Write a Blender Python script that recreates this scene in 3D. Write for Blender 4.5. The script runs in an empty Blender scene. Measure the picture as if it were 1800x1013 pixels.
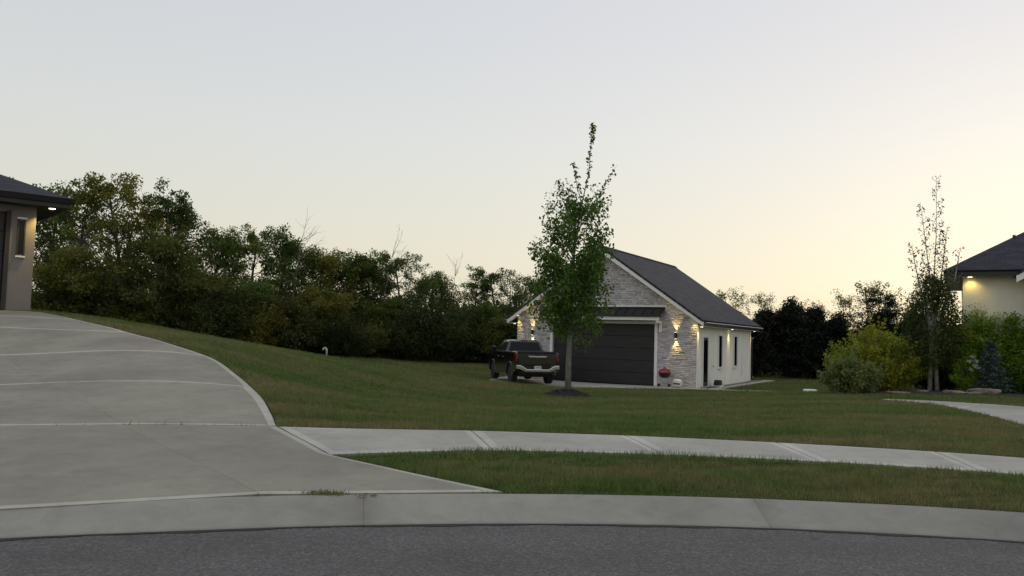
import bpy, bmesh, math, random
import numpy as np
from mathutils import Vector, Matrix

S = bpy.context.scene
C = S.collection
RAD = math.radians

# ------------------------------------------------------------------ camera
CAM_H = 1.5
FPX = 1380.0                                   # focal length for an 1800 px wide picture
cam_d = bpy.data.cameras.new('camera')
cam = bpy.data.objects.new('camera', cam_d)
C.objects.link(cam)
cam_d.sensor_width = 36.0
cam_d.lens = FPX / 1800 * 36.0
cam_d.clip_start = 0.05
cam_d.clip_end = 3000
CAM_R = Matrix.Rotation(RAD(90 + 3.545), 4, 'X') @ Matrix.Rotation(RAD(1.6), 4, 'Z')
cam.matrix_world = Matrix.Translation((0, 0, CAM_H)) @ CAM_R
S.camera = cam
_R3 = np.array(CAM_R.to_3x3())


def at(px, py, d):
    """World point seen at a photo pixel at forward distance d (metres along Y)."""
    v = _R3 @ np.array([(px - 900) / FPX, (506.5 - py) / FPX, -1.0])
    return np.array([0, 0, CAM_H]) + v / v[1] * d


# ------------------------------------------------------------------ world, sun, exposure
SUN_AZ = RAD(38)                               # to the right of straight ahead
SUN_EL = RAD(1.5)
w = bpy.data.worlds.new('World')
S.world = w
w.use_nodes = True
nt = w.node_tree
nt.nodes.clear()
out = nt.nodes.new('ShaderNodeOutputWorld')
bg = nt.nodes.new('ShaderNodeBackground')
sky = nt.nodes.new('ShaderNodeTexSky')
sky.sky_type = 'NISHITA'
sky.sun_disc = False
sky.sun_elevation = SUN_EL
sky.sun_rotation = SUN_AZ
sky.air_density = 1.0
sky.dust_density = 2.0
sky.ozone_density = 1.0
# thin even high haze: a little veil, softened contrast and paler colour
veil = nt.nodes.new('ShaderNodeMix')
veil.data_type = 'RGBA'
veil.blend_type = 'ADD'
veil.inputs[0].default_value = 1.0
veil.inputs[7].default_value = (0.115, 0.153, 0.191, 1)
gam = nt.nodes.new('ShaderNodeGamma')
gam.inputs['Gamma'].default_value = 0.205
grey = nt.nodes.new('ShaderNodeRGBToBW')
pale = nt.nodes.new('ShaderNodeMix')
pale.data_type = 'RGBA'
pale.inputs[0].default_value = 0.55
mulc = nt.nodes.new('ShaderNodeMix')
mulc.data_type = 'RGBA'
mulc.blend_type = 'MULTIPLY'
mulc.inputs[0].default_value = 1.0
mulc.inputs[7].default_value = (0.978, 1.0, 0.965, 1)
nt.links.new(sky.outputs[0], veil.inputs[6])
nt.links.new(veil.outputs[2], gam.inputs[0])
nt.links.new(gam.outputs[0], grey.inputs[0])
nt.links.new(grey.outputs[0], pale.inputs[6])
nt.links.new(gam.outputs[0], pale.inputs[7])
nt.links.new(pale.outputs[2], mulc.inputs[6])
# dusk colouring by height above the horizon: cream dust low down, blue-grey overhead
wtc = nt.nodes.new('ShaderNodeTexCoord')
wsep = nt.nodes.new('ShaderNodeSeparateXYZ')
wramp = nt.nodes.new('ShaderNodeValToRGB')
for _ in range(3):
    wramp.color_ramp.elements.new(0.5)
for _e, (_p, _c) in zip(wramp.color_ramp.elements, [(0.0, (1.0, 0.93, 0.80)), (0.12, (0.985, 0.94, 0.86)), (0.24, (0.965, 0.955, 0.97)), (0.37, (0.935, 0.928, 1.0)), (1.0, (0.91, 0.92, 1.0))]):
    _e.position = _p
    _e.color = (*_c, 1)
tint = nt.nodes.new('ShaderNodeMix')
tint.data_type = 'RGBA'
tint.blend_type = 'MULTIPLY'
tint.inputs[0].default_value = 1.0
nt.links.new(wtc.outputs['Generated'], wsep.inputs[0])
nt.links.new(wsep.outputs['Z'], wramp.inputs[0])
nt.links.new(mulc.outputs[2], tint.inputs[6])
nt.links.new(wramp.outputs[0], tint.inputs[7])
nt.links.new(tint.outputs[2], bg.inputs[0])
bg.inputs[1].default_value = 0.15
nt.links.new(bg.outputs[0], out.inputs[0])

sun_d = bpy.data.lights.new('sun', 'SUN')
sun_d.energy = 0.03
sun_d.angle = RAD(12)
sun_d.color = (1.0, 0.72, 0.45)
sun = bpy.data.objects.new('sun', sun_d)
C.objects.link(sun)
_sd = Vector((math.sin(SUN_AZ) * math.cos(SUN_EL), math.cos(SUN_AZ) * math.cos(SUN_EL), math.sin(SUN_EL)))
sun.rotation_euler = _sd.to_track_quat('Z', 'Y').to_euler()
sun.location = (20, 40, 20)

S.view_settings.view_transform = 'Standard'
S.view_settings.look = 'None'
S.view_settings.gamma = 1.0
S.view_settings.use_curve_mapping = False
S.view_settings.exposure = 2.30
S.cycles.max_bounces = 6
S.cycles.transparent_max_bounces = 8
S.cycles.use_denoising = True

# ------------------------------------------------------------------ helpers
RNG = np.random.default_rng(7)


def mesh_np(name, V, F, smooth=False):
    """Fast mesh from numpy verts (n,3) and faces (m,k) with constant k."""
    V = np.asarray(V, np.float32)
    F = np.asarray(F, np.int32)
    me = bpy.data.meshes.new(name)
    k = F.shape[1]
    me.vertices.add(len(V))
    me.vertices.foreach_set('co', V.ravel())
    me.loops.add(F.size)
    me.loops.foreach_set('vertex_index', F.ravel())
    me.polygons.add(len(F))
    me.polygons.foreach_set('loop_start', np.arange(0, F.size, k, dtype=np.int32))
    me.polygons.foreach_set('loop_total', np.full(len(F), k, np.int32))
    if smooth:
        me.polygons.foreach_set('use_smooth', np.ones(len(F), bool))
    me.update(calc_edges=True)
    return me


def link(name, me, mat=None, parent=None):
    o = bpy.data.objects.new(name, me)
    C.objects.link(o)
    if mat is not None and me is not None:
        mats = mat if isinstance(mat, (list, tuple)) else [mat]
        if len(me.materials) == 0:
            for m in mats:
                me.materials.append(m)
    if parent is not None:
        o.parent = parent
    return o


def tag(o, label, cat, group=None):
    o['label'] = label
    o['category'] = cat
    if group:
        o['group'] = group
    return o


def structure(o):
    o['kind'] = 'structure'
    return o


def thing(name, loc, label, cat, rotz=0, group=None):
    o = bpy.data.objects.new(name, None)
    C.objects.link(o)
    o.location = loc
    o.rotation_euler = (0, 0, rotz)
    o.empty_display_size = 0.2
    return tag(o, label, cat, group)


class MB:
    """Collects shapes; build() links them as one mesh object."""

    def __init__(self):
        self.v = []
        self.f = []

    def poly(self, pts, faces):
        b = len(self.v)
        self.v += [tuple(p) for p in pts]
        self.f += [tuple(i + b for i in f) for f in faces]
        return self

    def box(self, x0, x1, y0, y1, z0, z1):
        return self.poly([(x0, y0, z0), (x1, y0, z0), (x1, y1, z0), (x0, y1, z0),
                          (x0, y0, z1), (x1, y0, z1), (x1, y1, z1), (x0, y1, z1)],
                         [(3, 2, 1, 0), (4, 5, 6, 7), (0, 1, 5, 4), (1, 2, 6, 5), (2, 3, 7, 6), (3, 0, 4, 7)])

    def prism(self, pts2, a, b, axis='x'):
        """Extrude a 2-D polygon between a and b along axis (x: pts are (y,z); y: (x,z); z: (x,y))."""
        n = len(pts2)
        mk = {'x': lambda t, p: (t, p[0], p[1]), 'y': lambda t, p: (p[0], t, p[1]), 'z': lambda t, p: (p[0], p[1], t)}[axis]
        pts = [mk(a, p) for p in pts2] + [mk(b, p) for p in pts2]
        fs = [tuple(range(n)), tuple(range(2 * n - 1, n - 1, -1))]
        fs += [(i, i + n, (i + 1) % n + n, (i + 1) % n) for i in range(n)]
        return self.poly(pts, fs)

    def tube(self, path, radii, n=8, cap=True):
        path = [Vector(p) for p in path]
        rings = []
        for i, p in enumerate(path):
            d = (path[min(i + 1, len(path) - 1)] - path[max(i - 1, 0)])
            d.normalize()
            u = d.cross(Vector((0, 0, 1)) if abs(d.z) < 0.95 else Vector((1, 0, 0))).normalized()
            w_ = d.cross(u)
            r = radii[i] if isinstance(radii, (list, tuple)) else radii
            rings.append([p + (u * math.cos(2 * math.pi * k / n) + w_ * math.sin(2 * math.pi * k / n)) * r for k in range(n)])
        pts = [q for rg in rings for q in rg]
        fs = []
        for i in range(len(rings) - 1):
            for k in range(n):
                fs.append((i * n + k, i * n + (k + 1) % n, (i + 1) * n + (k + 1) % n, (i + 1) * n + k))
        if cap:
            fs.append(tuple(range(n - 1, -1, -1)))
            fs.append(tuple(range((len(rings) - 1) * n, len(rings) * n)))
        return self.poly(pts, fs)

    def lathe(self, prof, n=20, c=(0, 0, 0), axis='z'):
        """Revolve (r, h) profile."""
        pts = []
        for (r, h) in prof:
            for k in range(n):
                a = 2 * math.pi * k / n
                x, y, z = r * math.cos(a), r * math.sin(a), h
                if axis == 'x':
                    x, y, z = h, r * math.cos(a), r * math.sin(a)
                elif axis == 'y':
                    x, y, z = r * math.cos(a), h, r * math.sin(a)
                pts.append((c[0] + x, c[1] + y, c[2] + z))
        fs = []
        for i in range(len(prof) - 1):
            for k in range(n):
                fs.append((i * n + k, i * n + (k + 1) % n, (i + 1) * n + (k + 1) % n, (i + 1) * n + k))
        fs.append(tuple(range(n - 1, -1, -1)))
        fs.append(tuple(range((len(prof) - 1) * n, len(prof) * n)))
        return self.poly(pts, fs)

    def build(self, name, mat, parent=None, bevel=0.0, smooth=False, seg=2, rot=None):
        me = bpy.data.meshes.new(name)
        me.from_pydata([tuple(p) for p in self.v], [], self.f)
        bm = bmesh.new()
        bm.from_mesh(me)
        bmesh.ops.recalc_face_normals(bm, faces=bm.faces)
        bm.to_mesh(me)
        bm.free()
        if smooth:
            me.polygons.foreach_set('use_smooth', [True] * len(me.polygons))
        o = link(name, me, mat, parent)
        if bevel:
            m = o.modifiers.new('bevel', 'BEVEL')
            m.width = bevel
            m.segments = seg
            m.limit_method = 'ANGLE'
            m.angle_limit = RAD(35)
            if smooth or seg > 2:
                me.polygons.foreach_set('use_smooth', [True] * len(me.polygons))
                m.harden_normals = True
        return o


# ------------------------------------------------------------------ materials
def new_mat(name):
    m = bpy.data.materials.new(name)
    m.use_nodes = True
    t = m.node_tree
    return m, t, t.nodes['Principled BSDF']


def noise(t, scale, detail=4, rough=0.55, coord='Object', vec=None, dist=0.0):
    n = t.nodes.new('ShaderNodeTexNoise')
    n.inputs['Scale'].default_value = scale
    n.inputs['Detail'].default_value = detail
    n.inputs['Roughness'].default_value = rough
    n.inputs['Distortion'].default_value = dist
    if vec is None:
        tc = t.nodes.new('ShaderNodeTexCoord')
        vec = tc.outputs[coord]
    t.links.new(vec, n.inputs['Vector'])
    return n


def ramp(t, fac, stops):
    r = t.nodes.new('ShaderNodeValToRGB')
    e = r.color_ramp.elements
    while len(e) < len(stops):
        e.new(0.5)
    for i, (p, c) in enumerate(stops):
        e[i].position = p
        e[i].color = (*c, 1) if len(c) == 3 else c
    t.links.new(fac, r.inputs[0])
    return r


def mix(t, a, b, fac, mode='MIX'):
    m = t.nodes.new('ShaderNodeMix')
    m.data_type = 'RGBA'
    m.blend_type = mode
    for inp, v in ((m.inputs[6], a), (m.inputs[7], b)):
        if isinstance(v, tuple):
            inp.default_value = (*v, 1) if len(v) == 3 else v
        else:
            t.links.new(v, inp)
    if isinstance(fac, (int, float)):
        m.inputs[0].default_value = fac
    else:
        t.links.new(fac, m.inputs[0])
    return m.outputs[2]


def bump(t, h, bsdf, strength=0.3, dist=0.01):
    b = t.nodes.new('ShaderNodeBump')
    b.inputs['Strength'].default_value = strength
    b.inputs['Distance'].default_value = dist
    t.links.new(h, b.inputs['Height'])
    t.links.new(b.outputs[0], bsdf.inputs['Normal'])


def geo_pos(t):
    return t.nodes.new('ShaderNodeNewGeometry').outputs['Position']


def plain(name, col, rough=0.6, metal=0.0, var=0.12, scale=6.0, spec=0.5, bmp=0.0, coat=0.0):
    """A surface with slight mottling and roughness variation."""
    m, t, b = new_mat(name)
    n = noise(t, scale, 5)
    lo = tuple(max(0, c * (1 - var)) for c in col)
    hi = tuple(min(1, c * (1 + var)) for c in col)
    r = ramp(t, n.outputs[0], [(0.3, lo), (0.7, hi)])
    t.links.new(r.outputs[0], b.inputs['Base Color'])
    b.inputs['Roughness'].default_value = rough
    b.inputs['Metallic'].default_value = metal
    b.inputs['Specular IOR Level'].default_value = spec
    b.inputs['Coat Weight'].default_value = coat
    b.inputs['Coat Roughness'].default_value = 0.08
    if bmp:
        n2 = noise(t, scale * 12, 4)
        bump(t, n2.outputs[0], b, bmp, 0.004)
    return m


def glow(name, col, strength):
    m, t, b = new_mat(name)
    b.inputs['Base Color'].default_value = (0.8, 0.75, 0.6, 1)
    b.inputs['Emission Color'].default_value = (*col, 1)
    b.inputs['Emission Strength'].default_value = strength
    return m


def mat_concrete(name, base, edge=False):
    m, t, b = new_mat(name)
    pos = geo_pos(t)
    big = noise(t, 0.55, 4, 0.6, vec=pos)
    mid = noise(t, 4.0, 6, 0.65, vec=pos, dist=0.6)
    fine = noise(t, 130.0, 3, 0.7, vec=pos)
    c0 = tuple(c * 0.74 for c in base)
    c1 = tuple(c * 1.12 for c in base)
    r1 = ramp(t, big.outputs[0], [(0.3, c0), (0.72, c1)])
    r2 = ramp(t, mid.outputs[0], [(0.26, (0.70, 0.69, 0.67)), (0.58, (1, 1, 1))])
    c = mix(t, r1.outputs[0], r2.outputs[0], 0.55, 'MULTIPLY')
    r3 = ramp(t, fine.outputs[0], [(0.3, (0.8, 0.8, 0.8)), (0.7, (1.1, 1.1, 1.1))])
    c = mix(t, c, r3.outputs[0], 0.7, 'MULTIPLY')
    # broom finish: fine grooves
    mp = t.nodes.new('ShaderNodeMapping')
    mp.inputs['Scale'].default_value = (12, 260, 12)
    mp.inputs['Rotation'].default_value = (0, 0, RAD(25))
    t.links.new(pos, mp.inputs['Vector'])
    br = noise(t, 1.0, 2, 0.5, vec=mp.outputs[0])
    rb = ramp(t, br.outputs[0], [(0.35, (0.9, 0.9, 0.9)), (0.65, (1.05, 1.05, 1.05))])
    if not edge:
        c = mix(t, c, rb.outputs[0], 0.5, 'MULTIPLY')
    oi = t.nodes.new('ShaderNodeObjectInfo')
    ro = ramp(t, oi.outputs['Random'], [(0, (0.93, 0.93, 0.93)), (1, (1.05, 1.05, 1.04))])
    c = mix(t, c, ro.outputs[0], 1.0, 'MULTIPLY')
    t.links.new(c, b.inputs['Base Color'])
    b.inputs['Roughness'].default_value = 0.85
    b.inputs['Specular IOR Level'].default_value = 0.35
    bump(t, fine.outputs[0] if edge else br.outputs[0], b, 0.25, 0.003)
    return m


def mat_asphalt():
    m, t, b = new_mat('asphalt')
    pos = geo_pos(t)
    mp = t.nodes.new('ShaderNodeMapping')
    mp.inputs['Scale'].default_value = (0.5, 1.0, 1.0)
    t.links.new(pos, mp.inputs['Vector'])
    big = noise(t, 0.8, 5, 0.6, vec=mp.outputs[0])
    vo = t.nodes.new('ShaderNodeTexVoronoi')
    vo.inputs['Scale'].default_value = 58
    t.links.new(pos, vo.inputs['Vector'])
    fine = noise(t, 90, 5, 0.75, vec=pos)
    r1 = ramp(t, big.outputs[0], [(0.3, (0.085, 0.078, 0.077)), (0.7, (0.126, 0.116, 0.115))])
    r2 = ramp(t, vo.outputs['Color'], [(0.2, (0.58, 0.58, 0.60)), (0.75, (1.25, 1.22, 1.2)), (0.97, (2.0, 1.95, 1.9))])
    c = mix(t, r1.outputs[0], r2.outputs[0], 0.75, 'MULTIPLY')
    r3 = ramp(t, fine.outputs[0], [(0.3, (0.6, 0.6, 0.6)), (0.7, (1.3, 1.3, 1.3))])
    c = mix(t, c, r3.outputs[0], 0.7, 'MULTIPLY')
    t.links.new(c, b.inputs['Base Color'])
    b.inputs['Roughness'].default_value = 0.8
    b.inputs['Specular IOR Level'].default_value = 0.4
    bump(t, vo.outputs['Distance'], b, 0.6, 0.006)
    return m


def lawn_colour(t, pos, green_a, green_b, dry_a, dry_b):
    """Mown turf: green with straw-coloured patches (shared by soil sheet and blades)."""
    mp = t.nodes.new('ShaderNodeMapping')
    mp.inputs['Scale'].default_value = (0.38, 1.0, 1.0)
    mp.inputs['Rotation'].default_value = (0, 0, RAD(-10))
    t.links.new(pos, mp.inputs['Vector'])
    patch = noise(t, 0.55, 6, 0.70, vec=mp.outputs[0], dist=0.4)
    tuft = noise(t, 5.5, 4, 0.6, vec=pos)
    g = ramp(t, tuft.outputs[0], [(0.3, green_a), (0.7, green_b)])
    d = ramp(t, tuft.outputs[0], [(0.3, dry_a), (0.7, dry_b)])
    pr = ramp(t, patch.outputs[0], [(0.43, (0, 0, 0)), (0.62, (1, 1, 1))])
    return mix(t, g.outputs[0], d.outputs[0], pr.outputs[0])


def mat_soil():
    m, t, b = new_mat('turf_soil')
    pos = geo_pos(t)
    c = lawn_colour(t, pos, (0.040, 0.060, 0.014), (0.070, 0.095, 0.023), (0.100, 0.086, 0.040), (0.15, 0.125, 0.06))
    f = noise(t, 45, 4, 0.7, vec=pos)
    r = ramp(t, f.outputs[0], [(0.3, (0.55, 0.55, 0.55)), (0.7, (1.25, 1.25, 1.25))])
    c = mix(t, c, r.outputs[0], 0.8, 'MULTIPLY')
    t.links.new(c, b.inputs['Base Color'])
    b.inputs['Roughness'].default_value = 0.95
    b.inputs['Specular IOR Level'].default_value = 0.1
    bump(t, f.outputs[0], b, 0.8, 0.03)
    return m


def foliage_shader(t, colour, trans=0.35, gloss=0.06):
    t.nodes.remove(t.nodes['Principled BSDF'])
    o = t.nodes['Material Output']
    d = t.nodes.new('ShaderNodeBsdfDiffuse')
    tr = t.nodes.new('ShaderNodeBsdfTranslucent')
    gl = t.nodes.new('ShaderNodeBsdfGlossy')
    gl.inputs['Roughness'].default_value = 0.45
    m1 = t.nodes.new('ShaderNodeMixShader')
    m2 = t.nodes.new('ShaderNodeMixShader')
    m1.inputs[0].default_value = trans
    m2.inputs[0].default_value = gloss
    t.links.new(colour, d.inputs[0])
    t.links.new(colour, tr.inputs[0])
    t.links.new(d.outputs[0], m1.inputs[1])
    t.links.new(tr.outputs[0], m1.inputs[2])
    t.links.new(m1.outputs[0], m2.inputs[1])
    t.links.new(gl.outputs[0], m2.inputs[2])
    t.links.new(m2.outputs[0], o.inputs[0])


def mat_grass():
    m, t, b = new_mat('grass_blades')
    pos = geo_pos(t)
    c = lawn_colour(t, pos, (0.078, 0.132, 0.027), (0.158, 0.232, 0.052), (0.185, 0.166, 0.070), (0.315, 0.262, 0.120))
    f = noise(t, 60, 2, 0.6, vec=pos)
    r = ramp(t, f.outputs[0], [(0.3, (0.7, 0.7, 0.7)), (0.7, (1.25, 1.25, 1.25))])
    c = mix(t, c, r.outputs[0], 0.8, 'MULTIPLY')
    foliage_shader(t, c, 0.3, 0.03)
    return m


def mat_leaf(name, a, b_, c_, scale=0.9, trans=0.35):
    """Leaf colour in clumps a..b with some c; each tree shifts a little."""
    m, t, b = new_mat(name)
    pos = geo_pos(t)
    n1 = noise(t, scale, 4, 0.6, vec=pos)
    n2 = noise(t, 9.0, 2, 0.6, vec=pos)
    r1 = ramp(t, n1.outputs[0], [(0.36, a), (0.56, b_), (0.72, c_)])
    r2 = ramp(t, n2.outputs[0], [(0.3, (0.65, 0.65, 0.65)), (0.7, (1.3, 1.3, 1.3))])
    c = mix(t, r1.outputs[0], r2.outputs[0], 0.8, 'MULTIPLY')
    oi = t.nodes.new('ShaderNodeObjectInfo')
    ro = ramp(t, oi.outputs['Random'], [(0, (0.75, 0.82, 0.8)), (0.5, (1, 1, 1)), (1, (1.25, 1.12, 0.95))])
    c = mix(t, c, ro.outputs[0], 1.0, 'MULTIPLY')
    foliage_shader(t, c, trans, 0.022)
    return m


def mat_bark(name, a, b_, scale=14):
    m, t, b = new_mat(name)
    tc = t.nodes.new('ShaderNodeTexCoord')
    mp = t.nodes.new('ShaderNodeMapping')
    mp.inputs['Scale'].default_value = (1, 1, 0.25)
    t.links.new(tc.outputs['Object'], mp.inputs['Vector'])
    n = noise(t, scale, 5, 0.65, vec=mp.outputs[0])
    r = ramp(t, n.outputs[0], [(0.3, a), (0.7, b_)])
    t.links.new(r.outputs[0], b.inputs['Base Color'])
    b.inputs['Roughness'].default_value = 0.9
    bump(t, n.outputs[0], b, 0.6, 0.02)
    return m


def mat_shingle(name, col):
    m, t, b = new_mat(name)
    tc = t.nodes.new('ShaderNodeTexCoord')
    br = t.nodes.new('ShaderNodeTexBrick')
    mp = t.nodes.new('ShaderNodeMapping')
    t.links.new(tc.outputs['UV'], mp.inputs['Vector'])
    t.links.new(mp.outputs[0], br.inputs['Vector'])
    br.inputs['Scale'].default_value = 1.0
    br.inputs['Brick Width'].default_value = 0.32
    br.inputs['Row Height'].default_value = 0.145
    br.inputs['Mortar Size'].default_value = 0.008
    br.inputs['Color1'].default_value = (*[c * 0.7 for c in col], 1)
    br.inputs['Color2'].default_value = (*[c * 1.35 for c in col], 1)
    br.inputs['Mortar'].default_value = (*[c * 0.45 for c in col], 1)
    n = noise(t, 1.3, 5)
    r = ramp(t, n.outputs[0], [(0.3, (0.8, 0.8, 0.8)), (0.7, (1.15, 1.15, 1.15))])
    c = mix(t, br.outputs[0], r.outputs[0], 0.8, 'MULTIPLY')
    t.links.new(c, b.inputs['Base Color'])
    b.inputs['Roughness'].default_value = 0.9
    bump(t, br.outputs['Fac'], b, 0.4, -0.01)
    return m


def mat_brick():
    m, t, b = new_mat('brick')
    at_ = t.nodes.new('ShaderNodeAttribute')
    at_.attribute_name = 'tint'
    n = noise(t, 14, 5, 0.65)
    r = ramp(t, n.outputs[0], [(0.3, (0.72, 0.72, 0.72)), (0.7, (1.2, 1.2, 1.2))])
    c = mix(t, at_.outputs['Color'], r.outputs[0], 0.7, 'MULTIPLY')
    t.links.new(c, b.inputs['Base Color'])
    b.inputs['Roughness'].default_value = 0.9
    bump(t, n.outputs[0], b, 0.5, 0.008)
    return m


M = {}
M['concrete'] = mat_concrete('concrete', (0.321, 0.297, 0.245))
M['concrete_edge'] = mat_concrete('concrete_trowelled', (0.52, 0.49, 0.425), True)
M['walk'] = mat_concrete('sidewalk_concrete', (0.46, 0.437, 0.39))
M['walk_edge'] = mat_concrete('sidewalk_trowelled', (0.58, 0.56, 0.505), True)
M['kerb'] = mat_concrete('kerb_concrete', (0.329, 0.313, 0.278))
M['joint'] = plain('joint_filler', (0.06, 0.055, 0.05), 0.95)
M['asphalt'] = mat_asphalt()
M['sealant'] = plain('joint_sealant', (0.016, 0.015, 0.015), 0.8, var=0.4, scale=20)
M['soil'] = mat_soil()
M['grass'] = mat_grass()
M['soil_shade'] = plain('shaded_cut_soil', (0.014, 0.012, 0.009), 0.95, var=0.4, scale=30)  # soil darkened to carry the shadow line under the grass edge
M['mulch'] = plain('mulch', (0.026, 0.019, 0.017), 0.95, var=0.5, scale=30, bmp=0.9)
M['brick'] = mat_brick()
M['mortar'] = plain('mortar', (0.46, 0.435, 0.43), 0.95, var=0.15, scale=5)
M['cream'] = plain('cream_stucco', (0.86, 0.84, 0.77), 0.9, var=0.06, scale=1.2, bmp=0.15)
M['trim'] = plain('trim_paint', (0.82, 0.81, 0.79), 0.6, var=0.06)
M['taupe'] = plain('taupe_stucco', (0.215, 0.197, 0.190), 0.9, var=0.08, scale=1.5, bmp=0.2)
M['door_dark'] = plain('dark_door_paint', (0.020, 0.019, 0.020), 0.55, var=0.15, scale=2)
M['black'] = plain('black_metal', (0.012, 0.012, 0.013), 0.45, var=0.2)
M['gutter'] = plain('gutter_metal', (0.07, 0.068, 0.075), 0.3, var=0.1)
M['shingle'] = mat_shingle('roof_shingle', (0.050, 0.044, 0.054))
M['shingle_b'] = mat_shingle('roof_shingle_neighbour', (0.034, 0.032, 0.048))
M['soffit_dark'] = plain('dark_soffit', (0.035, 0.03, 0.03), 0.7)
M['soffit'] = plain('soffit_paint', (0.30, 0.28, 0.26), 0.7)
M['glass'] = plain('dark_glass', (0.006, 0.007, 0.009), 0.12, var=0.1, spec=0.22)
M['house_cream'] = plain('pale_stucco', (0.80, 0.77, 0.66), 0.9, var=0.07, scale=1.5, bmp=0.25)
M['truck'] = plain('truck_paint', (0.006, 0.006, 0.0075), 0.22, var=0.1, coat=0.8)
M['chrome'] = plain('chrome', (0.72, 0.72, 0.74), 0.16, metal=1.0, var=0.06)
M['rubber'] = plain('rubber', (0.014, 0.014, 0.014), 0.85, var=0.3, scale=12)
M['alloy'] = plain('alloy_wheel', (0.18, 0.18, 0.19), 0.35, metal=0.9)
M['tail'] = plain('tail_lamp_red', (0.16, 0.008, 0.010), 0.15, coat=0.6)
M['plate'] = plain('plate_white', (0.60, 0.61, 0.66), 0.5, var=0.05)
M['plate_ink'] = plain('plate_ink', (0.10, 0.12, 0.22), 0.5)
M['white'] = plain('white_plastic', (0.72, 0.71, 0.68), 0.5, var=0.08)
M['red'] = plain('red_enamel', (0.27, 0.020, 0.018), 0.3, var=0.12, coat=0.5)
M['steel'] = plain('steel', (0.35, 0.35, 0.36), 0.35, metal=0.9)
M['rock'] = plain('tan_rock', (0.21, 0.175, 0.14), 0.95, var=0.35, scale=4, bmp=0.8)
M['bark'] = mat_bark('bark', (0.04, 0.033, 0.027), (0.11, 0.095, 0.08))
M['bark_grey'] = mat_bark('grey_bark', (0.10, 0.095, 0.085), (0.21, 0.20, 0.18))
M['bark_pale'] = mat_bark('pale_bark', (0.20, 0.19, 0.18), (0.46, 0.45, 0.43), 22)
M['deadwood'] = mat_bark('deadwood', (0.10, 0.09, 0.08), (0.22, 0.20, 0.18))
M['leaf_wood'] = mat_leaf('leaf_woodland', (0.071, 0.115, 0.024), (0.120, 0.177, 0.037), (0.201, 0.201, 0.046), 0.35, 0.4)
M['leaf_olive'] = mat_leaf('leaf_olive', (0.106, 0.122, 0.026), (0.168, 0.180, 0.038), (0.210, 0.180, 0.043), 0.35, 0.45)
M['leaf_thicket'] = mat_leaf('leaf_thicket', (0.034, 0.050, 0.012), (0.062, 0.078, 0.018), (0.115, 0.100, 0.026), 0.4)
M['leaf_dark'] = mat_leaf('leaf_evergreen', (0.012, 0.018, 0.011), (0.020, 0.028, 0.016), (0.030, 0.038, 0.020), 0.6, 0.15)
M['leaf_young'] = mat_leaf('leaf_young_tree', (0.065, 0.130, 0.029), (0.101, 0.189, 0.039), (0.143, 0.234, 0.052), 1.4)
M['leaf_gold'] = mat_leaf('leaf_golden', (0.21, 0.28, 0.035), (0.45, 0.44, 0.045), (0.56, 0.40, 0.055), 1.6, 0.5)
M['leaf_pale'] = mat_leaf('leaf_pale_green', (0.13, 0.17, 0.05), (0.22, 0.26, 0.08), (0.30, 0.29, 0.10), 1.8)
M['leaf_bright'] = mat_leaf('leaf_bright_green', (0.10, 0.19, 0.022), (0.21, 0.34, 0.030), (0.38, 0.41, 0.040), 0.9, 0.45)
M['leaf_blue'] = mat_leaf('needle_blue', (0.055, 0.085, 0.078), (0.09, 0.13, 0.125), (0.13, 0.17, 0.165), 2.0, 0.1)
M['leaf_birch'] = mat_leaf('leaf_birch', (0.060, 0.080, 0.022), (0.10, 0.12, 0.032), (0.15, 0.15, 0.045), 1.2)
M['petal'] = plain('petal', (0.42, 0.39, 0.33), 0.8, var=0.2, scale=20)
M['dead_leaf'] = plain('dead_leaf', (0.16, 0.06, 0.035), 0.8, var=0.3)
WARM = (1.0, 0.72, 0.20)
M['lamp'] = glow('lamp_glow', (1.0, 0.82, 0.45), 1.6)


# ------------------------------------------------------------------ terrain
def catmull(pts, n=14):
    pts = [np.array(p, float) for p in pts]
    P_ = [2 * pts[0] - pts[1]] + pts + [2 * pts[-1] - pts[-2]]
    out_ = []
    for i in range(1, len(P_) - 2):
        for k in range(n):
            s = k / n
            a, b, c, d = P_[i - 1:i + 3]
            out_.append(0.5 * ((2 * b) + (c - a) * s + (2 * a - 5 * b + 4 * c - d) * s * s + (3 * b - a - 3 * c + d) * s ** 3))
    out_.append(pts[-1])
    return np.array(out_)


KERB_BACK = catmull([(-13, -1.6), (-11.2, 0.6), (-9.4, 2.4), (-7.5, 4.0), (-5.6, 5.2), (-3.94, 6.02), (-2.78, 6.40), (-1.47, 6.75), (0, 7.0),
                     (1.54, 7.1), (3.06, 7.03), (4.5, 6.8), (6.2, 6.35), (8, 5.7), (10, 4.6), (12, 3.1), (14, 1.2)])


def offset_curve(c, d):
    t = np.gradient(c, axis=0)
    t /= np.linalg.norm(t, axis=1)[:, None]
    return c + np.stack([t[:, 1], -t[:, 0]], 1) * d


KERB_FRONT = offset_curve(KERB_BACK, 0.60)


def kerb_y(x):
    return np.interp(x, KERB_BACK[:, 0], KERB_BACK[:, 1])


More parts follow.
